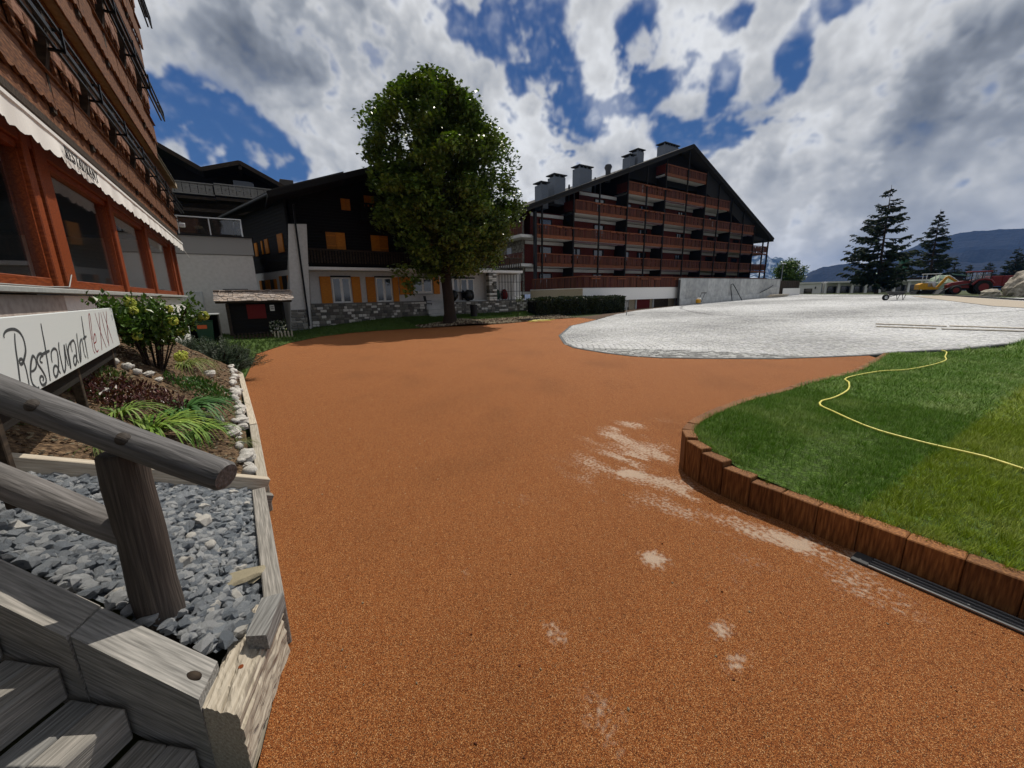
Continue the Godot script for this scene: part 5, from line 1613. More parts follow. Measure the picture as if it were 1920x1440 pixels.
	var w2 := thing("terrace_wall", "rubble stone wall right of the big tree under the iron screen", "wall", V(16.7, 0, -28.5))
	masonry_wall(w2, -3.5, 3.7, func(x: float) -> float: return bank(x + 16.7, -28.5), 1.46, 0.0, 0.35)
	block(w2, "coping", V(0.1, 1.49, -0.2), V(7.3, 0.06, 0.5), M.masonry[1], 0.015)
	for i in 3:
		var stp := block(o, "terrace_step", V(3.1, 0.55 + 0.3 * i, 1.2 - 0.35 * i), V(2.0, 0.3, 0.4), M.concrete, 0.01)
		stp.name = "terrace_step" if i == 0 else "terrace_step_%03d" % i
	# things on the terrace
	var ch := thing("garden_chair", "black garden chair at the end of the left terrace wall", "chair", V(11.35, 1.0, -28.9))
	block(ch, "seat", V(0, 0.45, 0), V(0.45, 0.04, 0.45), M.black, 0.01)
	block(ch, "backrest", V(-0.22, 0.75, 0), V(0.04, 0.5, 0.45), M.black, 0.01, Basis(Vector3(0, 0, 1), 0.15))
	for q: Array in [[-0.2, -0.2], [0.2, -0.2], [0.2, 0.2], [-0.2, 0.2]]:
		block(ch, "leg", V(q[0], 0.22, q[1]), V(0.03, 0.45, 0.03), M.iron, 0.0)
	for q: Array in [[0.2, 1], [-0.2, 1]]: block(ch, "armrest", V(0, 0.65, q[0]), V(0.42, 0.03, 0.04), M.black, 0.005)
	var tb := thing("terrace_table", "dark table with covered chairs in front of the terrace windows", "table", V(14.3, 1.55, -29.0))
	var tg := G.new()
	tg.tube([V(0, 0.68, 0), V(0, 0.72, 0)], [0.55, 0.55], 20)
	put(tb, "tabletop", tg.mesh(), M.black)
	block(tb, "leg", V(0, 0.35, 0), V(0.1, 0.7, 0.1), M.black, 0.0)
	for q: Array in [[-0.8, 0.1], [0.75, -0.1], [0.35, 0.25]]:
		var cg := G.new()
		cg.ball(V(q[0], 0.42, q[1]), V(0.34, 0.45, 0.3), 9, 6, 0.08, rng, true)
		put(tb, "covered_chair", cg.mesh(), M.black)
	for q: Array in [["parasol_base", "green furled cover standing on the terrace behind the stone pillar", "cover", 17.55, M.valve], ["red_cover", "dark red covered chair behind the iron screen", "cover", 18.3, M.dark_red]]:
		var cg := G.new()
		cg.ball(V(0, 0.45, 0), V(0.3, 0.5, 0.28), 10, 7, 0.05, rng, true)
		tag(put(self, q[0], cg.mesh(), q[4], Transform3D(Basis.IDENTITY, V(q[3], 1.5, -29.1))), q[1], q[2])
	var pk := thing("white_screen_panel", "white pointed panel leaning behind the iron screen", "panel", V(19.25, 1.55, -28.95))
	var pg := G.new()
	pg.prism(P2("-.18 0,.18 0,.18 1.35,0 1.6,-.18 1.35"), 0.04)
	put(pk, "board", pg.mesh(), M.white)
	block(pk, "foot", V(0.2, 0.15, 0.02), V(0.9, 0.3, 0.05), M.white, 0.01)

# ---------------------------------------------------------------- large apartment house with balconies
func slats(o: Node3D, called: String, x0: float, x1: float, y0: float, y1: float, z: float, facing := Basis.IDENTITY, at := Vector3.ZERO) -> void:
	var g := G.new()
	var x := x0
	var n := 0
	while x < x1 - 0.1:
		var w := rf(0.15, 0.2)
		if n % 5 == 4: x += 0.1
		var k := rf(0.65, 1.25)
		g.col = Color(0.082 * k, 0.025 * k, 0.014 * k)
		g.box(V(x + w / 2, (y0 + y1) / 2, z + rf(-0.012, 0.012)), V(w - 0.035, y1 - y0, 0.04))
		x += w
		n += 1
	put(o, called, g.mesh(), M.tint, Transform3D(facing, at)).set_meta("kind", "stuff")

func big_house() -> void:
	var o := thing("apartment_house", "large dark chalet style apartment house with five rows of red brown balconies", "apartment building", V(53, 0, -38))
	var zb := 1.0   # balcony fronts, from the house's own axes
	var x0 := -25.8
	var x1 := 21.0
	var lv := [[2, x0, x1], [3, x0, x1], [4, -19.8, 20.6], [5, -10.9, 12.4], [6, -3.8, 5.6]]
	# storeys, set back behind the balconies
	for f in 4:
		var y := 2.0 + f * 3.05
		var w: float = [x1, x1, 20.6, 12.4][f]
		var l: float = [x0, x0, -25.0, -17.6][f]
		var l2: float = [x0, x0, -19.8, -10.9][f]
		block(o, "storey_wall", V((l + w) / 2, y + 1.6, -7.5), V(w - l - 0.4, 2.9, 13), M.red_wood[f], 0.0)
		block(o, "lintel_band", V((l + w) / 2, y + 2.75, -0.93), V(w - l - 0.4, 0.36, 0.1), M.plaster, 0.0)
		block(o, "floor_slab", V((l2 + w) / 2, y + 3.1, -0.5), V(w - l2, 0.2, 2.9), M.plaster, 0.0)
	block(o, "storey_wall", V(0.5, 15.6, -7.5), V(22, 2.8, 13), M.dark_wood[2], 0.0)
	# dividing walls between the flats, windows and doors
	var bays := [-24.6, -20.0, -15.9, -11.0, -7.4, -3.6, 1.2, 5.8, 9.3, 13.2, 17.0, 20.8]
	for f in 5:
		var y := 2.0 + f * 3.05
		for i in bays.size():
			var x: float = bays[i]
			if f == 3 and (x < -19 or x > 13) or f == 4 and (x < -11 or x > 7): continue
			if i % 2 == 1: block(o, "dividing_wall", V(x + 0.12, y + 1.75, 0.0), V(0.12, 2.5, 1.9), M.dark_wood[1], 0.0)
			if i < bays.size() - 1 and (i % 2 == 0 or f % 2 == 1):
				var w := block(o, "window", V(x + 2.0, y + 1.5, -0.97), V(1.9, 1.8, 0.1), M.dark_wood[4], 0.0)
				block(w, "pane", V(0, 0, 0.05), V(1.6, 1.6, 0.02), M.dark_glass, 0.0)
	for q: Array in lv:
		var y: float = 5.05 + 3.05 * (q[0] - 2)
		var m: float = (q[1] + q[2]) / 2
		plank(o, "fascia", V(q[1], y + 0.16, zb), V(q[2], y + 0.16, zb), 0.14, 0.38, M.fascia[q[0] % 5], 0.0)
		plank(o, "top_rail", V(q[1], y + 1.36, zb + 0.02), V(q[2], y + 1.36, zb + 0.02), 0.16, 0.1, M.fascia[(q[0] + 2) % 5], 0.0)
		slats(o, "balcony_slats", q[1], q[2], y + 0.38, y + 1.32, zb)
		plank(o, "backing_rail", V(q[1], y + 0.9, zb - 0.06), V(q[2], y + 0.9, zb - 0.06), 0.05, 0.16, M.red_wood[0], 0.0)
		if q[0] > 3:
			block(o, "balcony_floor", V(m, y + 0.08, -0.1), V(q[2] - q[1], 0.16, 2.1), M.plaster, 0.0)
			for x: float in [q[1], q[2]]: block(o, "balcony_side", V(x, y + 0.85, 0.0), V(0.08, 1.1, 1.9), M.red_wood[1], 0.0)
		# flower boxes hung on some stretches of the railing
		if q[0] < 6 and q[0] > 2:
			for k in 9:
				var bx: float = q[1] + 3.5 + k * 1.15 + (3.0 if k > 4 else 0.0)
				if bx < q[2] - 1: block(o, "flower_box", V(bx, y + 1.28, zb + 0.12), V(0.85, 0.16, 0.16), M.fascia[k % 5], 0.01)
		# awning cassettes under the floor above
		for i in range(1, bays.size() - 1, 1):
			if bays[i] > q[1] + 1 and bays[i + 1] < q[2] + 0.5 and (i + q[0]) % 3 > 0:
				block(o, "awning_cassette", V((bays[i] + bays[i + 1]) / 2, y - 0.16, zb - 0.15), V(bays[i + 1] - bays[i] - 0.5, 0.13, 0.14), mt("5a3f44", 0.6) if not M.has("cas") else M.cas, 0.0)
	# wrap round balconies at the right and left ends
	for k in 2:
		var y := 5.05 + 3.05 * k
		block(o, "end_balcony_floor", V(23.4, y + 0.1, -3.4), V(4.9, 0.22, 9.0), M.fascia[k], 0.0)
		slats(o, "end_balcony_slats", 21.1, 25.9, y + 0.38, y + 1.25, zb)
		plank(o, "top_rail", V(21.0, y + 1.34, zb), V(26, y + 1.34, zb), 0.14, 0.1, M.fascia[2], 0.0)
		slats(o, "end_balcony_slats", -1.0, 8.0, y + 0.38, y + 1.25, 0.0, FX, V(25.9, 0, 0))
		plank(o, "top_rail", V(25.9, y + 1.34, zb), V(25.9, y + 1.34, -8), 0.14, 0.1, M.fascia[2], 0.0)
	for k in 3:
		var y := 2.0 + 3.05 * k
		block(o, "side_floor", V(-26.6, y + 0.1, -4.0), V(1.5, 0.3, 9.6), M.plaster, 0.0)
		slats(o, "side_balcony_slats", -0.9, 8.8, y + 0.3, y + 1.28, 0.0, FX, V(-27.3, 0, 0))
		plank(o, "top_rail", V(-27.3, y + 1.36, zb), V(-27.3, y + 1.36, -8.8), 0.14, 0.1, M.red_wood[3], 0.0)
	block(o, "side_wall", V(-25.85, 5.0, -7.5), V(0.25, 10.4, 13.2), M.rough_stone, 0.0)
	for k in 3: block(o, "side_window", V(-26.0, 3.6 + 3.05 * k, -3.6), V(0.08, 1.5, 1.0), M.dark_glass, 0.0)
	# roof, gable lining and posts
	var g := G.new()
	for q: Array in [[-27.6, 1.3, 10.9, 21.75], [1.3, 26.9, 21.75, 10.9]]:
		var d := UP * 0.55
		g.hexa([V(q[0], q[2], zb + 0.5) - d, V(q[1], q[3], zb + 0.5) - d, V(q[1], q[3], -26) - d, V(q[0], q[2], -26) - d, V(q[0], q[2], zb + 0.5), V(q[1], q[3], zb + 0.5), V(q[1], q[3], -26), V(q[0], q[2], -26)])
	put(o, "roof", g.mesh(), M.roof)
	for q: Array in [[V(-27.6, 10.75, zb + 0.53), V(1.3, 21.55, zb + 0.53)], [V(1.3, 21.55, zb + 0.53), V(26.9, 10.75, zb + 0.53)]]:
		plank(o, "bargeboard", q[0], q[1], 0.06, 0.34, M.dark_wood[4], 0.0)
	var gl := G.new()
	gl.prism(P2("-10.9 16.5,-3.8 16.5,5.6 16.5,12.4 16.5,1.3 21.2"), 0.2, Transform3D(Basis.IDENTITY, V(0, 0, -0.6)))
	gl.prism(P2("5.7 16.2,5.7 19.2,12.4 16.2,12.4 14.1,12.6 14.1,12.6 16.1,20.6 12.8,20.6 11.1,26.3 10.6,26.3 10.35,20.7 10.3,20.7 11.0,13.4 13.9,13.4 14.0,12.5 14.0"), 0.12, Transform3D(Basis.IDENTITY, V(0, 0, zb - 0.1)))
	put(o, "gable_lining", gl.mesh(), M.dark_wood[2])
	for i in bays.size():
		var x: float = bays[i] - 0.1
		var top: float = lerpf(10.5, 21.0, clampf((x + 27.6) / 28.9, 0, 1)) if x < 1.3 else lerpf(21.0, 10.5, (x - 1.3) / 25.6)
		block(o, "post", V(x, (2.2 + top) / 2, zb + 0.1), V(0.16, top - 2.2, 0.16), M.dark_wood[i % 5], 0.0)
	block(o, "post", V(-25.7, 6.2, zb + 0.15), V(0.3, 9.0, 0.3), M.iron, 0.0)
	for q: Array in [[26.1, zb], [24.3, zb], [26.1, -4.0]]: block(o, "post", V(q[0], 6.2, q[1]), V(0.2, 9.0, 0.2), M.dark_wood[3], 0.0)
	# chimneys on the near slope of the roof
	for q: Array in [[49.4, 20.6, 3.7, 2.6], [43.4, 19.0, 1.45, 2.6], [41.9, 18.2, 1.1, 2.6], [34.2, 15.8, 2.45, 3.0], [30.4, 14.4, 2.0, 3.0], [28.3, 13.4, 1.2, 2.6]]:
		var x: float = q[0] * 1.092 - 53.0
		var top: float = 2.0 + (q[1] - 2.0) * 1.092
		var wd: float = q[2] * 0.85
		var c := block(o, "chimney", V(x, top - q[3] / 2, -2.4), V(wd, q[3], 1.3), M.chimney, 0.0)
		block(c, "cap", V(0, q[3] / 2 + 0.27, 0), V(wd + 0.35, 0.1, 1.6), M.dark_grey, 0.0)
		var np := maxi(2, int(wd / 0.6) + 1)
		for s in np: block(c, "cap_post", V(-wd / 2 + 0.1 + (wd - 0.2) * s / (np - 1), q[3] / 2 + 0.11, 0.5), V(0.16, 0.22, 0.16), M.chimney, 0.0)
	for q: Array in [[-11.1, 18.0, 0.34], [-17.8, 14.8, 0.09], [-9.9, 17.3, 0.08], [-7.2, 19.0, 0.14], [-13.4, 16.2, 0.09]]:
		var vp := G.new()
		vp.tube([V(q[0], q[1] - 1.8, -2.4), V(q[0], q[1] - 0.4, -2.4), V(q[0], q[1], -2.4), V(q[0], q[1] + 0.3, -2.4)], [q[2], q[2], q[2] * 1.5, q[2] * 1.1], 10)
		put(o, "vent_pipe", vp.mesh(), M.dark_grey)
	# dormer at the left end
	gable_roof(o, -30.5, -27.5, -24.8, 11.0, 12.3, 12.2, -4, -14, 0.3, M.roof)
	block(o, "dormer_wall", V(-27.3, 11.2, -9.3), V(4.0, 1.6, 9), M.dark_wood[3], 0.0)
	# terrace storey with garages in front of the house
	var t := thing("garage_terrace", "white terrace storey with garages and a dark red board parapet", "terrace", V(42, 0, -28.8))
	block(t, "upper_wall", V(-1.5, 1.85, -4.3), V(27.0, 1.25, 8.6), M.white, 0.0)
	block(t, "side_wall", V(-15.06, 1.82, -4.2), V(0.12, 1.15, 8.4), M.beige, 0.0)
	block(t, "garage_wall", V(0, 0.5, -5.2), V(24.0, 1.8, 9.0), M.beige, 0.0)
	for q: Array in [[-10.3, 0.9, "dark"], [-7.9, 0.5, "win"], [-5.3, 2.2, "red"], [-2.2, 2.6, "brown"], [1.0, 1.0, "red"]]:
		block(t, "garage_door", V(q[0], 0.6, -0.68), V(q[1], 1.3, 0.08), {"red": M.dark_red, "dark": M.dark_wood[4], "win": M.dark_glass, "brown": M.brown_wood[3]}[q[2]], 0.0)
		block(t, "door_frame", V(q[0] - q[1] / 2 - 0.12, 0.6, -0.66), V(0.2, 1.3, 0.12), M.concrete, 0.0)
	slats(t, "parapet_boards", -15.0, 20.0, 2.5, 3.5, 0.06)
	slats(t, "parapet_boards", 0.0, 8.2, 2.5, 3.5, 0.0, FX, V(-15.06, 0, 0))
	plank(t, "parapet_rail", V(-15.1, 3.56, 0.08), V(20, 3.56, 0.08), 0.14, 0.09, M.fascia[1], 0.0)
	plank(t, "parapet_rail", V(-15.08, 3.561, 0.1), V(-15.08, 3.561, -8.0), 0.14, 0.09, M.fascia[0], 0.0)
	for i in 9: block(t, "parapet_box", V(-13.5 + i * 3.1 + (i % 3) * 0.5, 3.36, 0.15), V(1.2, 0.14, 0.12), M.fascia[i % 5], 0.0)

func square_things() -> void:
	# poured concrete wall with formwork joints
	var w := thing("concrete_wall", "long grey poured concrete wall with vertical formwork joints behind the square", "wall", V(53, 0, -28.1))
	var x := -11.7
	var n := 0
	while x < 11.9:
		var l := minf([1.1, 1.9, 2.4, 1.6, 1.2, 1.9, 2.8, 1.4, 1.0, 2.6, 2.2, 2.6][n % 12], 12.0 - x)
		var m: StandardMaterial3D = M.concrete.duplicate()
		m.albedo_color = Color(1, 1, 1) * [0.98, 0.9, 0.93, 1.0, 0.95, 0.99, 0.88, 0.96, 0.92][n % 9]
		m.albedo_color.a = 1.0
		block(w, "panel", V(x + l / 2, 1.85, -0.15), V(l - 0.02, 3.2, 0.3), m, 0.006)
		x += l
		n += 1
	block(w, "core", V(0.1, 1.7, -0.2), V(23.6, 3.1, 0.3), M.dark_grey, 0.0)
	block(w, "top_strip", V(0.1, 3.47, -0.15), V(23.8, 0.06, 0.34), M.dark_grey, 0.0)
	var ft := G.new()
	ft.prism(P2("-11.7 .2,-11.7 1.1,6 1.5,8.5 2.2,11.6 2.4,11.6 .6"), 0.12, Transform3D(Basis.IDENTITY, V(0, 0, 0.07)))
	put(w, "footing", ft.mesh(), M.concrete)
	var hr := G.new()
	hr.tube([V(6, 1.62, 0.25), V(8.2, 2.15, 0.25), V(9.4, 2.6, 0.25)], [0.05, 0.05, 0.05], 6)
	put(w, "handrail", hr.mesh(), M.dark_grey)
	var he := thing("clipped_hedge", "dark clipped hedge between the chalet terrace and the square", "hedge", V(24.8, 0.05, -27.1))
	var xf := []
	var co := []
	for i in 16000:
		var p := V(rf(-5.2, 5.3), rf(0.0, 1.55), rf(-0.75, 0.8))
		var face := rng.randi() % 3
		if face == 0: p.y = 1.5 + 0.08 * sin(p.x * 3.0) + rf(-0.1, 0.06)
		elif face == 1: p.z = 0.8 + 0.06 * sin(p.x * 4.0 + p.y * 3.0) + rf(-0.12, 0.05)
		elif rng.randf() < 0.5: p.x = 5.3 + rf(-0.1, 0.05)
		var s := rf(0.7, 1.4)
		xf.append(Transform3D(Basis.from_euler(V(rf(-1.4, 0.6), rf(0, TAU), rf(-0.5, 0.5))).scaled(V(s, s, s)), p))
		var b := rf(0.5, 1.5)
		co.append(Color(0.014 * b, 0.026 * b, 0.008 * b) if rng.randf() < 0.85 else Color(0.05, 0.055, 0.012))
	many(he, "leaves", leaf_mesh(0.09, 0.12), M.leaf, xf, co)
	block(he, "twigs", V(0, 0.7, -0.05), V(10.2, 1.35, 1.3), mt("0c0d08", 1.0), 0.1)
	# loose planks on the square
	for q: Array in [["left end of the far pair of long planks on the square", V(25.02, 0, -6.42), V(25.16, 0, -4.1)], ["left end of the near pair of long planks on the square", V(23.75, 0, -6.06), V(23.98, 0, -4.2)], ["right hand plank of the far pair on the square, reaching the frame", V(25.41, 0, -4.06), V(25.62, 0, -0.9)], ["right hand plank of the near pair on the square, reaching the frame", V(23.88, 0, -4.02), V(24.6, 0, -0.9)]]:
		var a: Vector3 = q[1]
		var b: Vector3 = q[2]
		a.y = ramp(a.x, a.z) + 0.05
		b.y = ramp(b.x, b.z) + 0.05
		var pl := plank(self, "plank", a, b, 0.16, 0.035, any(M.pale_wood), 0.003)
		tag(pl, "pale timber plank, " + q[0], "plank", "planks lying on the square")
	# wheelbarrow
	var wb := thing("wheelbarrow", "dark wheelbarrow standing at the far edge of the white square", "wheelbarrow", V(49.4, 0.85, -11.6))
	wb.rotation.y = 0.95 - PI / 2
	wb.scale = Vector3.ONE * 1.2
	var tray := G.new()
	tray.hexa([V(-0.3, 0.42, 0.22), V(0.35, 0.38, 0.22), V(0.35, 0.38, -0.22), V(-0.3, 0.42, -0.22), V(-0.45, 0.66, 0.33), V(0.62, 0.66, 0.33), V(0.62, 0.66, -0.33), V(-0.45, 0.66, -0.33)])
	put(wb, "tray", tray.mesh(), M.dark_grey, Transform3D(Basis.IDENTITY.scaled(V(-1, 1, -1)), Vector3.ZERO))
	var wh := G.new()
	wh.tube([V(0, 0, -0.06), V(0, 0, 0.06)], [0.22, 0.22], 20)
	var wheel := put(wb, "wheel", wh.mesh(), M.rubber, Transform3D(Basis.IDENTITY, V(-0.78, 0.22, 0)))
	var rim := G.new()
	rim.tube([V(0, 0, -0.065), V(0, 0, 0.065)], [0.12, 0.12], 14)
	put(wheel, "rim", rim.mesh(), M.alu)
	for s: float in [0.24, -0.24]:
		var fr := G.new()
		fr.tube([V(-0.78, 0.24, s * 0.4), V(-0.2, 0.4, s), V(0.95, 0.58, s * 1.1)], [0.025, 0.025, 0.025], 6)
		fr.tube([V(0.2, 0.42, s), V(0.3, 0.0, s), V(0.45, 0.42, s)], [0.022, 0.022, 0.022], 6)
		put(wb, "frame", fr.mesh(), M.iron)
	# plate compactor and barrow frame by the concrete wall
	var pc := thing("plate_compactor", "yellow plate compactor with a bent handle by the concrete wall", "compactor", V(43.6, 0.42, -27.2))
	block(pc, "plate", V(0, 0.08, 0), V(0.8, 0.12, 0.5), M.dark_grey, 0.03)
	block(pc, "engine", V(-0.05, 0.42, 0), V(0.5, 0.45, 0.4), M.yellow, 0.06)
	block(pc, "tank", V(0.05, 0.7, 0), V(0.34, 0.2, 0.36), M.white, 0.05)
	var hd := G.new()
	for s: float in [0.2, -0.2]: hd.tube([V(0.2, 0.3, s), V(0.75, 1.2, s), V(0.95, 1.35, s)], [0.03, 0.03, 0.03], 6)
	hd.tube([V(0.95, 1.35, 0.3), V(0.95, 1.35, -0.3)], [0.05, 0.05], 6)
	put(pc, "handle", hd.mesh(), M.dark_grey)
	var bf := thing("barrow_frame", "black tubular hoop frame leaning before the concrete wall", "hand truck", V(51.5, 0.6, -27.4))
	var hg := G.new()
	hg.tube([V(-0.5, 0.1, 0.1), V(-0.55, 1.7, -0.2), V(-0.4, 2.1, -0.3), V(0.0, 2.2, -0.3), V(0.4, 1.8, -0.2), V(1.5, 0.1, 0.3)], [0.05, 0.05, 0.05, 0.05, 0.05, 0.05], 6)
	put(bf, "hoop", hg.mesh(), M.black)
	block(bf, "base", V(0.5, 0.06, 0.2), V(2.4, 0.08, 0.6), M.sill, 0.01)
	var ps := thing("board_stack", "low stack of pale boards at the right end of the concrete wall", "board stack", V(62.3, 0.98, -27.0))
	for i in 4: plank(ps, "board", V(-3.2 + 0.3 * i, 0.06 + 0.09 * i, 0.2), V(2.5 + 0.2 * i, 0.06 + 0.09 * i, -0.1), 0.5, 0.07, M.pale_wood[i], 0.01)
	# marker post, sapling, cable and hose heap, bin
	var mp := thing("marker_post", "slim grey marker post with a flat board at the square's left border", "post", V(25.9, 0.1, -22.4))
	block(mp, "stake", V(0, 0.55, 0), V(0.05, 1.1, 0.05), M.sill, 0.005)
	block(mp, "board", V(0.45, 0.06, 0.15), V(0.7, 0.05, 0.25), M.dark_grey, 0.01)
	var sa := thing("young_sapling", "thin bare sapling in the mulch bed right of the tree", "sapling", V(17.3, 0.25, -25.6))
	var sg := G.new()
	sg.tube([V(0, 0, 0), V(0.02, 0.8, 0), V(0.12, 1.5, 0.05)], [0.022, 0.017, 0.008], 6)
	sg.tube([V(0.02, 0.8, 0), V(-0.2, 1.25, 0.05)], [0.012, 0.005], 5)
	sg.tube([V(0.05, 1.1, 0), V(0.45, 1.5, 0)], [0.012, 0.005], 5)
	put(sa, "stem", sg.mesh(), M.bark)
	var sx := []
	var sc := []
	for i in 70:
		var b := rf(0.7, 1.3)
		sx.append(Transform3D(Basis.from_euler(V(rf(-1.5, 0.3), rf(0, TAU), 0)), V(rf(-0.2, 0.5), rf(1.1, 1.6), rf(-0.1, 0.1))))
		sc.append(Color(0.08 * b, 0.12 * b, 0.03))
	many(sa, "leaves", leaf_mesh(0.07, 0.1), M.leaf, sx, sc)
	for q: Array in [["cable_coil", "heap of black cable on the mulch right of the tree", "cable", V(17.3, 0.08, -24.3), M.rubber, 0.55, 0.025, 9], ["hose_heap", "yellow hose lying in loose loops at the path's far edge", "hose", V(17.2, 0.05, -22.6), M.hose, 0.8, 0.02, 5]]:
		var cg := G.new()
		var pts := []
		var rad := []
		for i in 12 * q[7]:
			var a: float = TAU * i / 12.0
			var r: float = q[5] * (0.55 + 0.4 * sin(i * 0.21) + 0.1 * sin(i * 1.7))
			pts.append(V(cos(a) * r * 1.4 + 0.3 * sin(i * 0.15), 0.05 + 0.1 * absf(sin(i * 0.6)) * q[5], sin(a) * r * 0.6))
			rad.append(q[6])
		cg.tube(pts, rad, 5)
		tag(put(self, q[0], cg.mesh(), q[4], Transform3D(Basis.IDENTITY, q[3])), q[1], q[2])
	var bn := thing("litter_bin", "small black round bin on the grass right of the tree trunk", "bin", V(14.0, 0.45, -26.6))
	var bg := G.new()
	bg.tube([V(0, 0, 0), V(0, 0.85, 0), V(0, 0.85, 0), V(0, 0.7, 0)], [0.24, 0.28, 0.25, 0.24], 16, false)
	put(bn, "body", bg.mesh(), M.black)
	# mini excavator, front end to the right
	var ex := thing("mini_excavator", "yellow and white mini excavator with a canopy behind the square", "excavator", V(65.0, 1.12, -12.6))
	ex.rotation.y = -0.99
	ex.scale = Vector3.ONE * 0.92
	for s: float in [0.55, -0.55]:
		var tk := G.new()
		tk.prism(P2("-.85 .05,.85 .05,1.0 .25,.85 .48,-.85 .48,-1.0 .25"), 0.3, Transform3D(Basis.IDENTITY, V(0, 0, s)))
		put(ex, "track", tk.mesh(), M.rubber)
	block(ex, "chassis", V(0, 0.5, 0), V(1.0, 0.2, 0.9), M.dark_grey, 0.03)
	var bd := G.new()
	bd.prism(P2("-1.25 .62,.6 .62,.6 .8,.1 .85,-.1 1.35,-.9 1.4,-1.25 1.2"), 1.1)
	put(ex, "body", bd.mesh(), M.yellow)
	block(ex, "cowl", V(-0.1, 1.2, 0.3), V(0.9, 0.75, 0.5), M.alu, 0.12)
	block(ex, "seat", V(-0.15, 1.35, -0.1), V(0.45, 0.5, 0.45), M.black, 0.05)
	for q: Array in [[-0.65, 0.45], [-0.65, -0.45], [0.55, 0.45], [0.55, -0.45]]: block(ex, "canopy_post", V(q[0], 1.85, q[1]), V(0.06, 1.15, 0.06), M.alu, 0.0)
	block(ex, "canopy", V(-0.05, 2.46, 0), V(1.45, 0.08, 1.1), M.alu, 0.02)
	var bo := G.new()
	bo.prism(P2(".55 .85,.8 .85,1.5 1.95,2.65 1.15,2.75 1.3,1.5 2.2,1.3 2.1"), 0.2)
	put(ex, "boom", bo.mesh(), M.yellow)
	var st := G.new()
	st.prism(P2("2.55 1.35,2.8 1.2,2.1 .3,1.95 .4"), 0.16)
	put(ex, "stick", st.mesh(), M.yellow)
	var bu := G.new()
	bu.prism(P2("1.95 .45,2.25 .3,2.1 -.05,1.6 -.02,1.6 .2"), 0.5)
	put(ex, "bucket", bu.mesh(), M.dark_grey)
	var cy := G.new()
	cy.tube([V(0.7, 0.9, 0.0), V(1.35, 1.6, 0)], [0.06, 0.05], 8)
	cy.tube([V(1.6, 2.25, 0), V(2.6, 1.45, 0)], [0.05, 0.05], 8)
	put(ex, "cylinder", cy.mesh(), M.alu)
	var bl := G.new()
	bl.prism(P2("-1.5 .05,-1.4 .05,-1.35 .45,-1.45 .45"), 1.4)
	put(ex, "blade", bl.mesh(), M.dark_grey)
	# tractor facing left, trailer behind it
	var tr := thing("red_tractor", "dark red tractor with a glazed cab beside the excavator", "tractor", V(64.6, 1.12, -9.6))
	tr.rotation.y = -0.99
	tr.scale = Vector3.ONE * 0.9
	for q: Array in [[0.95, 0.8, 0.62], [0.95, 0.8, -0.62], [-1.35, 0.52, 0.6], [-1.35, 0.52, -0.6]]:
		var tg := G.new()
		tg.tube([V(0, 0, -0.19), V(0, 0, -0.13), V(0, 0, 0.13), V(0, 0, 0.19)], [q[1] * 0.92, q[1], q[1], q[1] * 0.92], 22)
		var wl := put(tr, "wheel", tg.mesh(), M.rubber, Transform3D(Basis.IDENTITY, V(q[0], q[1], q[2])))
		var rg := G.new()
		rg.tube([V(0, 0, -0.2), V(0, 0, 0.2)], [q[1] * 0.55, q[1] * 0.55], 18)
		put(wl, "rim", rg.mesh(), M.tractor_red)
	var hoo := G.new()
	hoo.prism(P2("-1.95 .75,-.1 .75,-.1 1.55,-.6 1.58,-1.7 1.38,-2.0 1.15"), 0.75)
	put(tr, "bonnet", hoo.mesh(), M.tractor_red)
	block(tr, "chassis", V(-0.3, 0.7, 0), V(3.0, 0.35, 0.45), M.iron, 0.03)
	for s: float in [0.62, -0.62]:
		var mg := G.new()
		mg.tube([V(0.0, 1.1, s), V(0.4, 1.6, s), V(0.95, 1.72, s), V(1.5, 1.6, s), V(1.8, 1.2, s)], [0.12, 0.13, 0.13, 0.13, 0.12], 6)
		put(tr, "mudguard", mg.mesh(), M.tractor_red)
		for q: Array in [[-0.15, 0.1], [0.75, 0.0], [1.45, 0.0]]: block(tr, "cab_post", V(q[0], 1.95, s * 0.95), V(0.07, 1.2, 0.07), M.black, 0.0)
		block(tr, "window", V(0.3, 2.0, s * 0.93), V(0.8, 0.95, 0.02), M.glass, 0.0)
		block(tr, "window", V(1.1, 2.05, s * 0.93), V(0.6, 0.8, 0.02), M.glass, 0.0)
	block(tr, "seat", V(0.75, 1.5, 0), V(0.5, 0.7, 0.5), M.black, 0.06)
	block(tr, "cab_floor", V(0.65, 1.15, 0), V(1.7, 0.3, 1.1), M.black, 0.02)
	block(tr, "roof", V(0.65, 2.58, 0), V(1.8, 0.15, 1.3), M.tractor_red, 0.05)
	var ld := G.new()
	for s: float in [0.5, -0.5]: ld.tube([V(-0.3, 1.2, s), V(-1.6, 1.0, s), V(-2.5, 0.35, s)], [0.07, 0.07, 0.06], 6)
	ld.prism(P2("-2.9 .05,-2.3 .1,-2.35 .6,-2.45 .6"), 1.5)
	put(tr, "front_loader", ld.mesh(), M.dark_grey)
	var tl := thing("red_trailer", "red tipping trailer behind the tractor", "trailer", V(70.2, 1.12, -7.6))
	tl.rotation.y = -0.99
	block(tl, "body", V(0, 1.35, 0), V(3.8, 1.1, 1.8), M.red_paint, 0.04)
	for i in 5: block(tl, "rib", V(-1.7 + i * 0.85, 1.35, 0.92), V(0.08, 1.05, 0.06), M.red_paint, 0.0)
	block(tl, "chassis", V(-0.4, 0.65, 0), V(4.4, 0.2, 0.5), M.iron, 0.0)
	for s: float in [0.75, -0.75]:
		var tg := G.new()
		tg.tube([V(0.5, 0.45, s - 0.12), V(0.5, 0.45, s + 0.12)], [0.45, 0.45], 18)
		put(tl, "wheel", tg.mesh(), M.rubber)
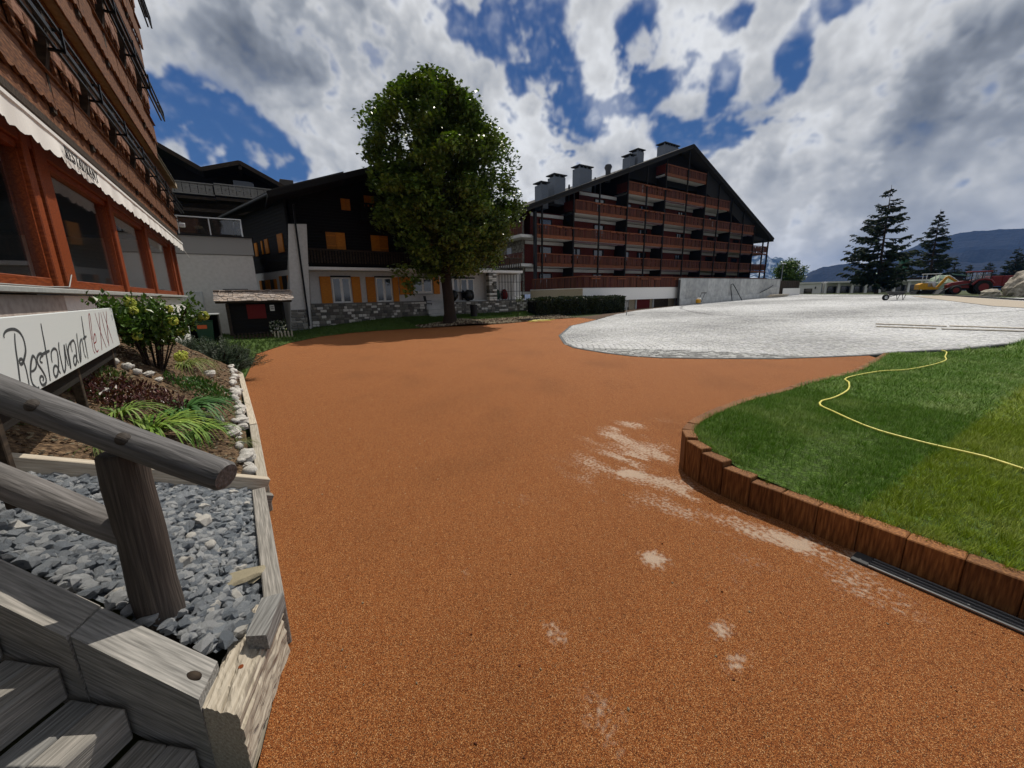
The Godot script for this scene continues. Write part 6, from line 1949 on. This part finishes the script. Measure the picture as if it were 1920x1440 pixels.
	# heap of pale rubble, tyre and boulder
	var rb := thing("tarpaulin_heap", "pale green tarpaulin heap between excavator and tractor", "heap", V(72.0, 1.0, -13.0))
	var rd := RandomNumberGenerator.new()
	rd.seed = 77
	var hp := G.new()
	hp.ball(V(0, 0.4, 0), V(2.6, 2.0, 1.6), 16, 9, 0.07, rd, false)
	put(rb, "tarpaulin", hp.mesh(), mt("70806f", 0.7))
	var bo2 := thing("boulder", "large pale boulder at the right edge of the square", "boulder", V(58.9, 0.95, -4.9))
	var nf := FastNoiseLite.new()
	nf.seed = 6
	nf.frequency = 0.5
	nf.fractal_octaves = 5
	var mg2 := G.new()
	var rows := []
	for i in 19:
		var th := PI * i / 18.0
		var row := []
		for j in 30:
			var ph := TAU * j / 30.0
			var d := V(sin(th) * cos(ph), cos(th), sin(th) * sin(ph))
			var r := 1.0 + 0.5 * nf.get_noise_3dv(d * 1.6) + 0.16 * nf.get_noise_3dv(d * 7.0)
			var q := V(d.x * 1.6, d.y * 2.2, d.z * 1.8) * r
			q.x += 0.35 * q.y * 0.5
			row.append(V(q.x, maxf(q.y + 0.35, -0.3), q.z + 0.35 * q.y))
		rows.append(row)
	for i in 18:
		for j in 30:
			var l := (j + 1) % 30
			if i > 0: mg2.tri(rows[i][j], rows[i][l], rows[i + 1][l])
			if i < 17: mg2.tri(rows[i][j], rows[i + 1][l], rows[i + 1][j])
	put(bo2, "rock", mg2.mesh(), M.boulder)
	var b3 := G.new()
	b3.ball(V(-1.0, 0.2, -2.1), V(0.6, 0.55, 0.7), 9, 6, 0.15, rd)
	tag(put(self, "small_boulder", b3.mesh(), M.boulder, Transform3D(Basis.IDENTITY, V(58.7, 0.95, -5.0))), "small boulder leaning on the large boulder's left foot", "boulder")

# ---------------------------------------------------------------- trees
func broad_tree() -> void:
	var base := V(11.4, 0.3, -25.2)
	var o := thing("broadleaf_tree", "tall full crowned broadleaf tree standing between path and chalet", "tree", base)
	var rd := RandomNumberGenerator.new()
	rd.seed = 17
	var g := G.new()
	var tips := []
	g.tube([V(-0.05, -0.5, 0.05), V(0, 0.0, 0), V(0.02, 0.5, 0), V(-0.06, 1.8, 0.02), V(-0.16, 3.2, 0), V(-0.1, 5.0, 0.1), V(0, 8, 0), V(0.1, 10.6, 0), V(0.2, 12.8, 0)], [0.62, 0.50, 0.40, 0.36, 0.34, 0.3, 0.22, 0.13, 0.04], 14)
	for i in 34:
		var t := i / 33.0
		var y := 3.3 + 8.0 * pow(t, 0.9)
		var a := i * 2.4 + rd.randf_range(-0.3, 0.3)
		var el := lerpf(0.55, 1.15, t) + rd.randf_range(-0.15, 0.15)
		var l := lerpf(4.0, 1.9, t) * rd.randf_range(0.8, 1.1)
		var d := V(cos(a) * cos(el), sin(el), sin(a) * cos(el))
		var p0 := V(-0.1, y, 0)
		var p1 := p0 + d * l * 0.45 + UP * 0.1
		var p2 := p0 + d * l + UP * l * 0.15
		var r := lerpf(0.13, 0.06, t)
		g.tube([p0, p1, p2], [r, r * 0.6, r * 0.2], 7)
		for k in 4:
			var b := p0.lerp(p2, rd.randf_range(0.35, 0.95))
			var e := b + (d + V(rd.randf_range(-1, 1), rd.randf_range(-0.2, 0.9), rd.randf_range(-1, 1))).normalized() * rd.randf_range(0.8, 1.7)
			if e.y > 12.6 or V(e.x, 0, e.z).length() > 4.0: continue
			g.tube([b, b.lerp(e, 0.5) + UP * 0.05, e], [r * 0.35, r * 0.22, 0.012], 5)
			tips.append(e)
		tips.append(p2)
	put(o, "trunk", g.mesh(), M.bark)
	# outline of the crown: radius by height
	var prof := [[2.9, 0.8], [3.5, 2.2], [4.2, 3.3], [5.2, 4.2], [6.4, 4.7], [7.5, 5.0], [9.0, 5.1], [10.4, 5.0], [11.4, 4.6], [12.4, 3.9], [13.3, 2.9], [13.9, 1.8], [14.3, 0.6]]
	var rad := func(y: float) -> float:
		for i in prof.size() - 1:
			if y < prof[i + 1][0]: return lerpf(prof[i][1], prof[i + 1][1], clampf((y - prof[i][0]) / (prof[i + 1][0] - prof[i][0]), 0, 1))
		return 0.3
	var clumps := []
	for i in 540:
		var y := rd.randf_range(3.1, 14.0)
		var R: float = rad.call(y)
		var a := rd.randf() * TAU
		var q := sqrt(rd.randf_range(0.16, 1.0))
		if rd.randf() < 0.45: q = rd.randf_range(0.82, 1.03)
		var lob := 1.0 + 0.09 * sin(a * 3.0 + y * 0.7) + 0.07 * sin(a * 7.0 - y * 1.3)
		if y < 5.0 and rd.randf() < 0.4: continue
		clumps.append([V(cos(a) * R * q * lob * 0.87, y + rd.randf_range(-0.3, 0.3), sin(a) * R * q * lob * 0.87) + V(0.839, 0, 0.545) * lerpf(0.55, -0.65, soft(6.0, 12.5, y)), rd.randf_range(0.35, 0.95)])
	for t: Vector3 in tips:
		if t.y < 13.6 and V(t.x, 0, t.z).length() < rad.call(t.y) * 1.05: clumps.append([t, 0.6])
	clumps.append([V(-3.6, 3.2, 1.0), 0.7]); clumps.append([V(-2.9, 2.7, 1.2), 0.6]); clumps.append([V(-3.2, 2.1, 1.2), 0.5])
	var xf := []
	var co := []
	for c: Array in clumps:
		var m: Vector3 = c[0]
		var tone := rd.randf_range(0.75, 1.25)
		var warm := rd.randf_range(0.0, 0.02)
		for k in int(135 * c[1]):
			var d: Vector3 = V(rd.randf_range(-1, 1), rd.randf_range(-1, 1), rd.randf_range(-1, 1)).normalized() * c[1] * pow(rd.randf(), 0.45)
			d.y *= 0.75
			var out: Vector3 = (m + d - V(0, 8, 0)).normalized()
			var s := rd.randf_range(0.75, 1.3)
			var b := Basis.from_euler(V(rd.randf_range(-2.6, -0.7), atan2(out.x, out.z) + rd.randf_range(-1.2, 1.2), rd.randf_range(-0.6, 0.6)))
			xf.append(Transform3D(b.scaled(V(s, s, s)), m + d))
			var l := tone * rd.randf_range(0.5, 1.6)
			co.append(Color((0.085 + warm) * l, 0.14 * l, 0.027 * l))
	many(o, "crown", leaf_mesh(0.2, 0.24), M.leaf, xf, co)

func conifer(at: Vector3, h: float, r: float, lean: Vector3, label: String, sd: int, dens := 1.0, droop := 0.35, thin := 1.0) -> void:
	var o := thing("conifer", label, "tree", at)
	var rd := RandomNumberGenerator.new()
	rd.seed = sd
	var g := G.new()
	g.tube([V(0, -0.3, 0), lean * 0.3 + UP * h * 0.3, lean + UP * h], [h * 0.018, h * 0.012, 0.02], 8)
	var sp_ := G.new()
	for i in 15:   # a hanging spray of needles
		var t := i / 15.0
		for s: float in [-1.0, 1.0]:
			var p := V(t, -0.12 * t * t, 0)
			var l := 0.4 * (1.1 - t)
			sp_.tri(p, p + V(0.12, 0, 0), p + V(0.1 + rd.randf_range(0, 0.12), -0.16 - rd.randf_range(0, 0.16), s * l))
			sp_.tri(p, p + V(0.1, 0, 0), p + V(0.1 + rd.randf_range(0, 0.1), -0.28 - rd.randf_range(0, 0.16), s * l * 0.4))
	var xf := []
	var co := []
	var n := int(h * 5.5 * dens)
	for i in n:
		var t := pow(rd.randf(), 0.8)
		var y := h * lerpf(0.97, 0.1, t)
		var l := r * pow(t, 0.75) * rd.randf_range(0.65, 1.12) + 0.25
		if t > 0.86: l *= 0.62
		var a := rd.randf() * TAU
		var d := V(cos(a), rd.randf_range(-0.2, 0.25) - droop * 0.3, sin(a)).normalized()
		var p0 := lean * (y / h) + UP * y
		var tip := p0 + d * l + UP * (0.18 * l)
		g.tube([p0, p0 + d * l * 0.6, tip], [0.012 * h * 0.25 + 0.01, 0.02, 0.008], 4, false)
		for k in int(9.0 * thin + l * 7.0 * thin):
			var u := rd.randf_range(0.12, 1.0)
			var q := (p0 + d * l * 0.6).lerp(tip, maxf(0.0, (u - 0.6) / 0.4)) if u > 0.6 else p0.lerp(p0 + d * l * 0.6, u / 0.6)
			var e := (d + V(rd.randf_range(-0.8, 0.8), rd.randf_range(-0.6, 0.15), rd.randf_range(-0.8, 0.8))).normalized()
			var s := rd.randf_range(0.35, 0.8) * (0.5 + 0.07 * h * 0.5) * (0.5 + t * 0.5)
			xf.append(Transform3D(along(Vector3.ZERO, e).scaled(V(s, s, s)), q))
			var b := rd.randf_range(0.6, 1.5)
			co.append(Color(0.022 * b, 0.034 * b, 0.018 * b))
	put(o, "trunk", g.mesh(), M.bark)
	many(o, "crown", sp_.mesh(), M.needle, xf, co)

func distance() -> void:
	conifer(V(83.2, 0.8, -22.0), 16.3, 5.4, V(0.5, 0, -0.6), "tall dark larch like conifer, the largest right of the apartment house", 1, 1.8, 0.3, 1.0)
	conifer(V(109.0, 0.8, -21.4), 15.5, 3.4, V(3.0, 0, -1.0), "leaning thin topped conifer right of the tallest one", 2, 1.7, 0.3, 0.9)
	var k := 0
	for q: Array in [[195.0, -20.5, 13.0, 3.6, "tallest"], [204.0, -20.2, 12.0, 3.2, "second tallest"], [207.0, -27.0, 9.5, 3.0, "broad"], [197.5, -33.3, 10.0, 3.2, "leftmost"], [201.0, -30.6, 9.0, 2.8, "short"], [190.0, -16.0, 11.0, 3.2, "rightmost"], [188.0, -26.0, 5.5, 3.0, "lowest"]]:
		conifer(V(q[0], 0.2, q[1]), q[2], q[3], Vector3.ZERO, "distant dark spruce beyond the machines, the %s of that row" % q[4], 10 + k, 2.2, 0.4, 1.4)
		k += 1
	# round bright green tree beside the big house
	var o := thing("round_tree", "bright green round tree beside the apartment house's right corner", "tree", V(98.3, 0.3, -41.3))
	var tg := G.new()
	tg.tube([V(0, -0.5, 0), V(0, 3.5, 0), V(0.2, 6, 0)], [0.3, 0.22, 0.08], 8)
	put(o, "trunk", tg.mesh(), M.bark)
	var rd := RandomNumberGenerator.new()
	rd.seed = 91
	var xf := []
	var co := []
	for c in 95:
		var d := V(rd.randf_range(-1, 1), rd.randf_range(-1, 1), rd.randf_range(-1, 1)).normalized() * pow(rd.randf(), 0.4)
		var m := V(d.x * 3.0, 4.6 + d.y * 3.0, d.z * 3.0)
		if m.y > 6.0:
			m.x *= 0.7; m.z *= 0.7
		var tone := rd.randf_range(0.7, 1.3)
		for i in 70:
			var e := V(rd.randf_range(-1, 1), rd.randf_range(-1, 1), rd.randf_range(-1, 1)) * 0.75
			var s := rd.randf_range(1.2, 2.0)
			xf.append(Transform3D(Basis.from_euler(V(rd.randf_range(-2.4, -0.4), rd.randf() * TAU, 0)).scaled(V(s, s, s)), m + e))
			co.append(Color(0.07 * tone, 0.12 * tone, 0.02 * tone))
	many(o, "crown", leaf_mesh(0.2, 0.24), M.leaf, xf, co)
	var lp := thing("street_lamp", "street lamp with a flat pale head before the round green tree", "street lamp", V(91.4, 0.8, -39.4))
	var lg := G.new()
	lg.tube([V(0, 0, 0), V(0, 6.2, 0)], [0.09, 0.06], 8)
	put(lp, "pole", lg.mesh(), M.steel)
	block(lp, "head", V(0.25, 6.25, 0), V(0.9, 0.16, 0.5), M.alu, 0.05)
	# low white pavilion: a closed wing on the left, an open fronted one running off behind the conifers
	var p := thing("white_pavilion", "low white flat roofed pavilion behind the square", "building", V(90, 0.2, -32))
	var A := V(-0.9, 0, -6.2)
	var B := V(0.5, 0, 0)
	var C := V(10.5, 0, 11.8)
	var inn := V(4.0, 0, -1.0)
	plank(p, "wall", A + UP * 1.35, B + UP * 1.35, 0.3, 2.9, M.white, 0.0)
	plank(p, "end_wall", A + UP * 1.35, A + inn + UP * 1.35, 0.3, 2.9, M.white, 0.0)
	plank(p, "back_wall", B + inn * 0.25 + UP * 1.35, C + inn * 0.25 + UP * 1.35, 0.3, 2.9, M.white, 0.0)
	plank(p, "roof", A + inn * 0.45 + UP * 2.9, B + inn * 0.45 + UP * 2.9, 4.4, 0.26, M.white, 0.0)
	plank(p, "roof", B + inn * 0.35 + UP * 2.93, C + inn * 0.35 + UP * 2.93, 3.8, 0.26, M.white, 0.0)
	var d1 := (B - A).normalized()
	var n1 := UP.cross(d1) * -1.0
	if n1.x > 0: n1 = -n1
	var bz := Basis(d1, UP, d1.cross(UP))
	var w0 := put(p, "window", bevelled(V(1.3, 1.2, 0.12), 0.0), M.dark_grey, Transform3D(bz, A + d1 * 4.4 + UP * 1.25 + n1 * 0.14))
	put(w0, "pane", bevelled(V(1.1, 1.0, 0.14), 0.0), M.dark_glass)
	for t: float in [2.0, 5.5]: put(p, "wall_lamp", bevelled(V(0.2, 0.4, 0.2), 0.02), M.dark_grey, Transform3D(bz, A + d1 * t + UP * 2.0 + n1 * 0.2))
	var d2 := (C - B).normalized()
	var n2 := d2.cross(UP)
	if n2.x > 0: n2 = -n2
	var b2 := Basis(d2, UP, d2.cross(UP))
	for i in 7:
		put(p, "pillar", bevelled(V(0.35, 2.8, 0.35), 0.0), M.white, Transform3D(b2, B + d2 * (2.1 * i + 0.6) + UP * 1.4))
		var w := put(p, "window", bevelled(V(1.55, 2.1, 0.12), 0.0), M.dark_grey, Transform3D(b2, B + inn * 0.25 + d2 * (2.1 * i + 1.6) + UP * 1.15 + n2 * 0.14))
		for k2 in 2: put(w, "pane", bevelled(V(0.66, 1.85, 0.14), 0.0), M.dark_glass, Transform3D(Basis.IDENTITY, V(-0.37 + 0.74 * k2, 0.02, 0)))
	# house with a pale green roof, little dome and turret behind the conifers
	var h := thing("green_roofed_house", "low house with a pale green roof behind the conifers", "house", V(154, 0.3, -35))
	h.rotation.y = -1.0
	block(h, "wall", V(0, 2.0, 0), V(20, 4.5, 8), M.brown_wood[3], 0.0)
	for i in 6:
		var w := block(h, "window", V(-8 + i * 3.0, 2.8, 4.02), V(1.4, 1.6, 0.1), M.white_frame, 0.0)
		block(w, "pane", V(0, 0, 0.05), V(1.1, 1.3, 0.03), M.dark_glass, 0.0)
	var green := mt("5d7a66", 0.6)
	gable_roof(h, -11, -3, 11, 4.4, 6.4, 4.4, 5, -5, 0.3, green)
	block(h, "turret", V(-1.0, 6.8, 0), V(1.6, 4.2, 1.6), mt("2d5a44", 0.6), 0.0)
	block(h, "turret_cap", V(-1.0, 9.0, 0), V(2.6, 0.25, 2.6), green, 0.0)
	var dm := G.new()
	dm.tube([V(4.5, 4.5, 1), V(4.5, 6.2, 1), V(4.5, 6.7, 1), V(4.5, 7.3, 1)], [1.3, 1.3, 0.9, 0.05], 12)
	put(h, "dome", dm.mesh(), M.alu)
	# brown hoarding right of the concrete wall
	var ho := thing("brown_fence", "brown board fence right of the concrete wall", "fence", V(69.0, 1.0, -28.6))
	for i in 12: block(ho, "board", V(-3.4 + i * 0.6, 1.15, 0), V(0.56, 2.2, 0.06), M.brown_wood[i % 5], 0.01)
	block(ho, "white_panel", V(0.6, 0.55, 0.2), V(5.6, 1.2, 0.06), M.white, 0.0)
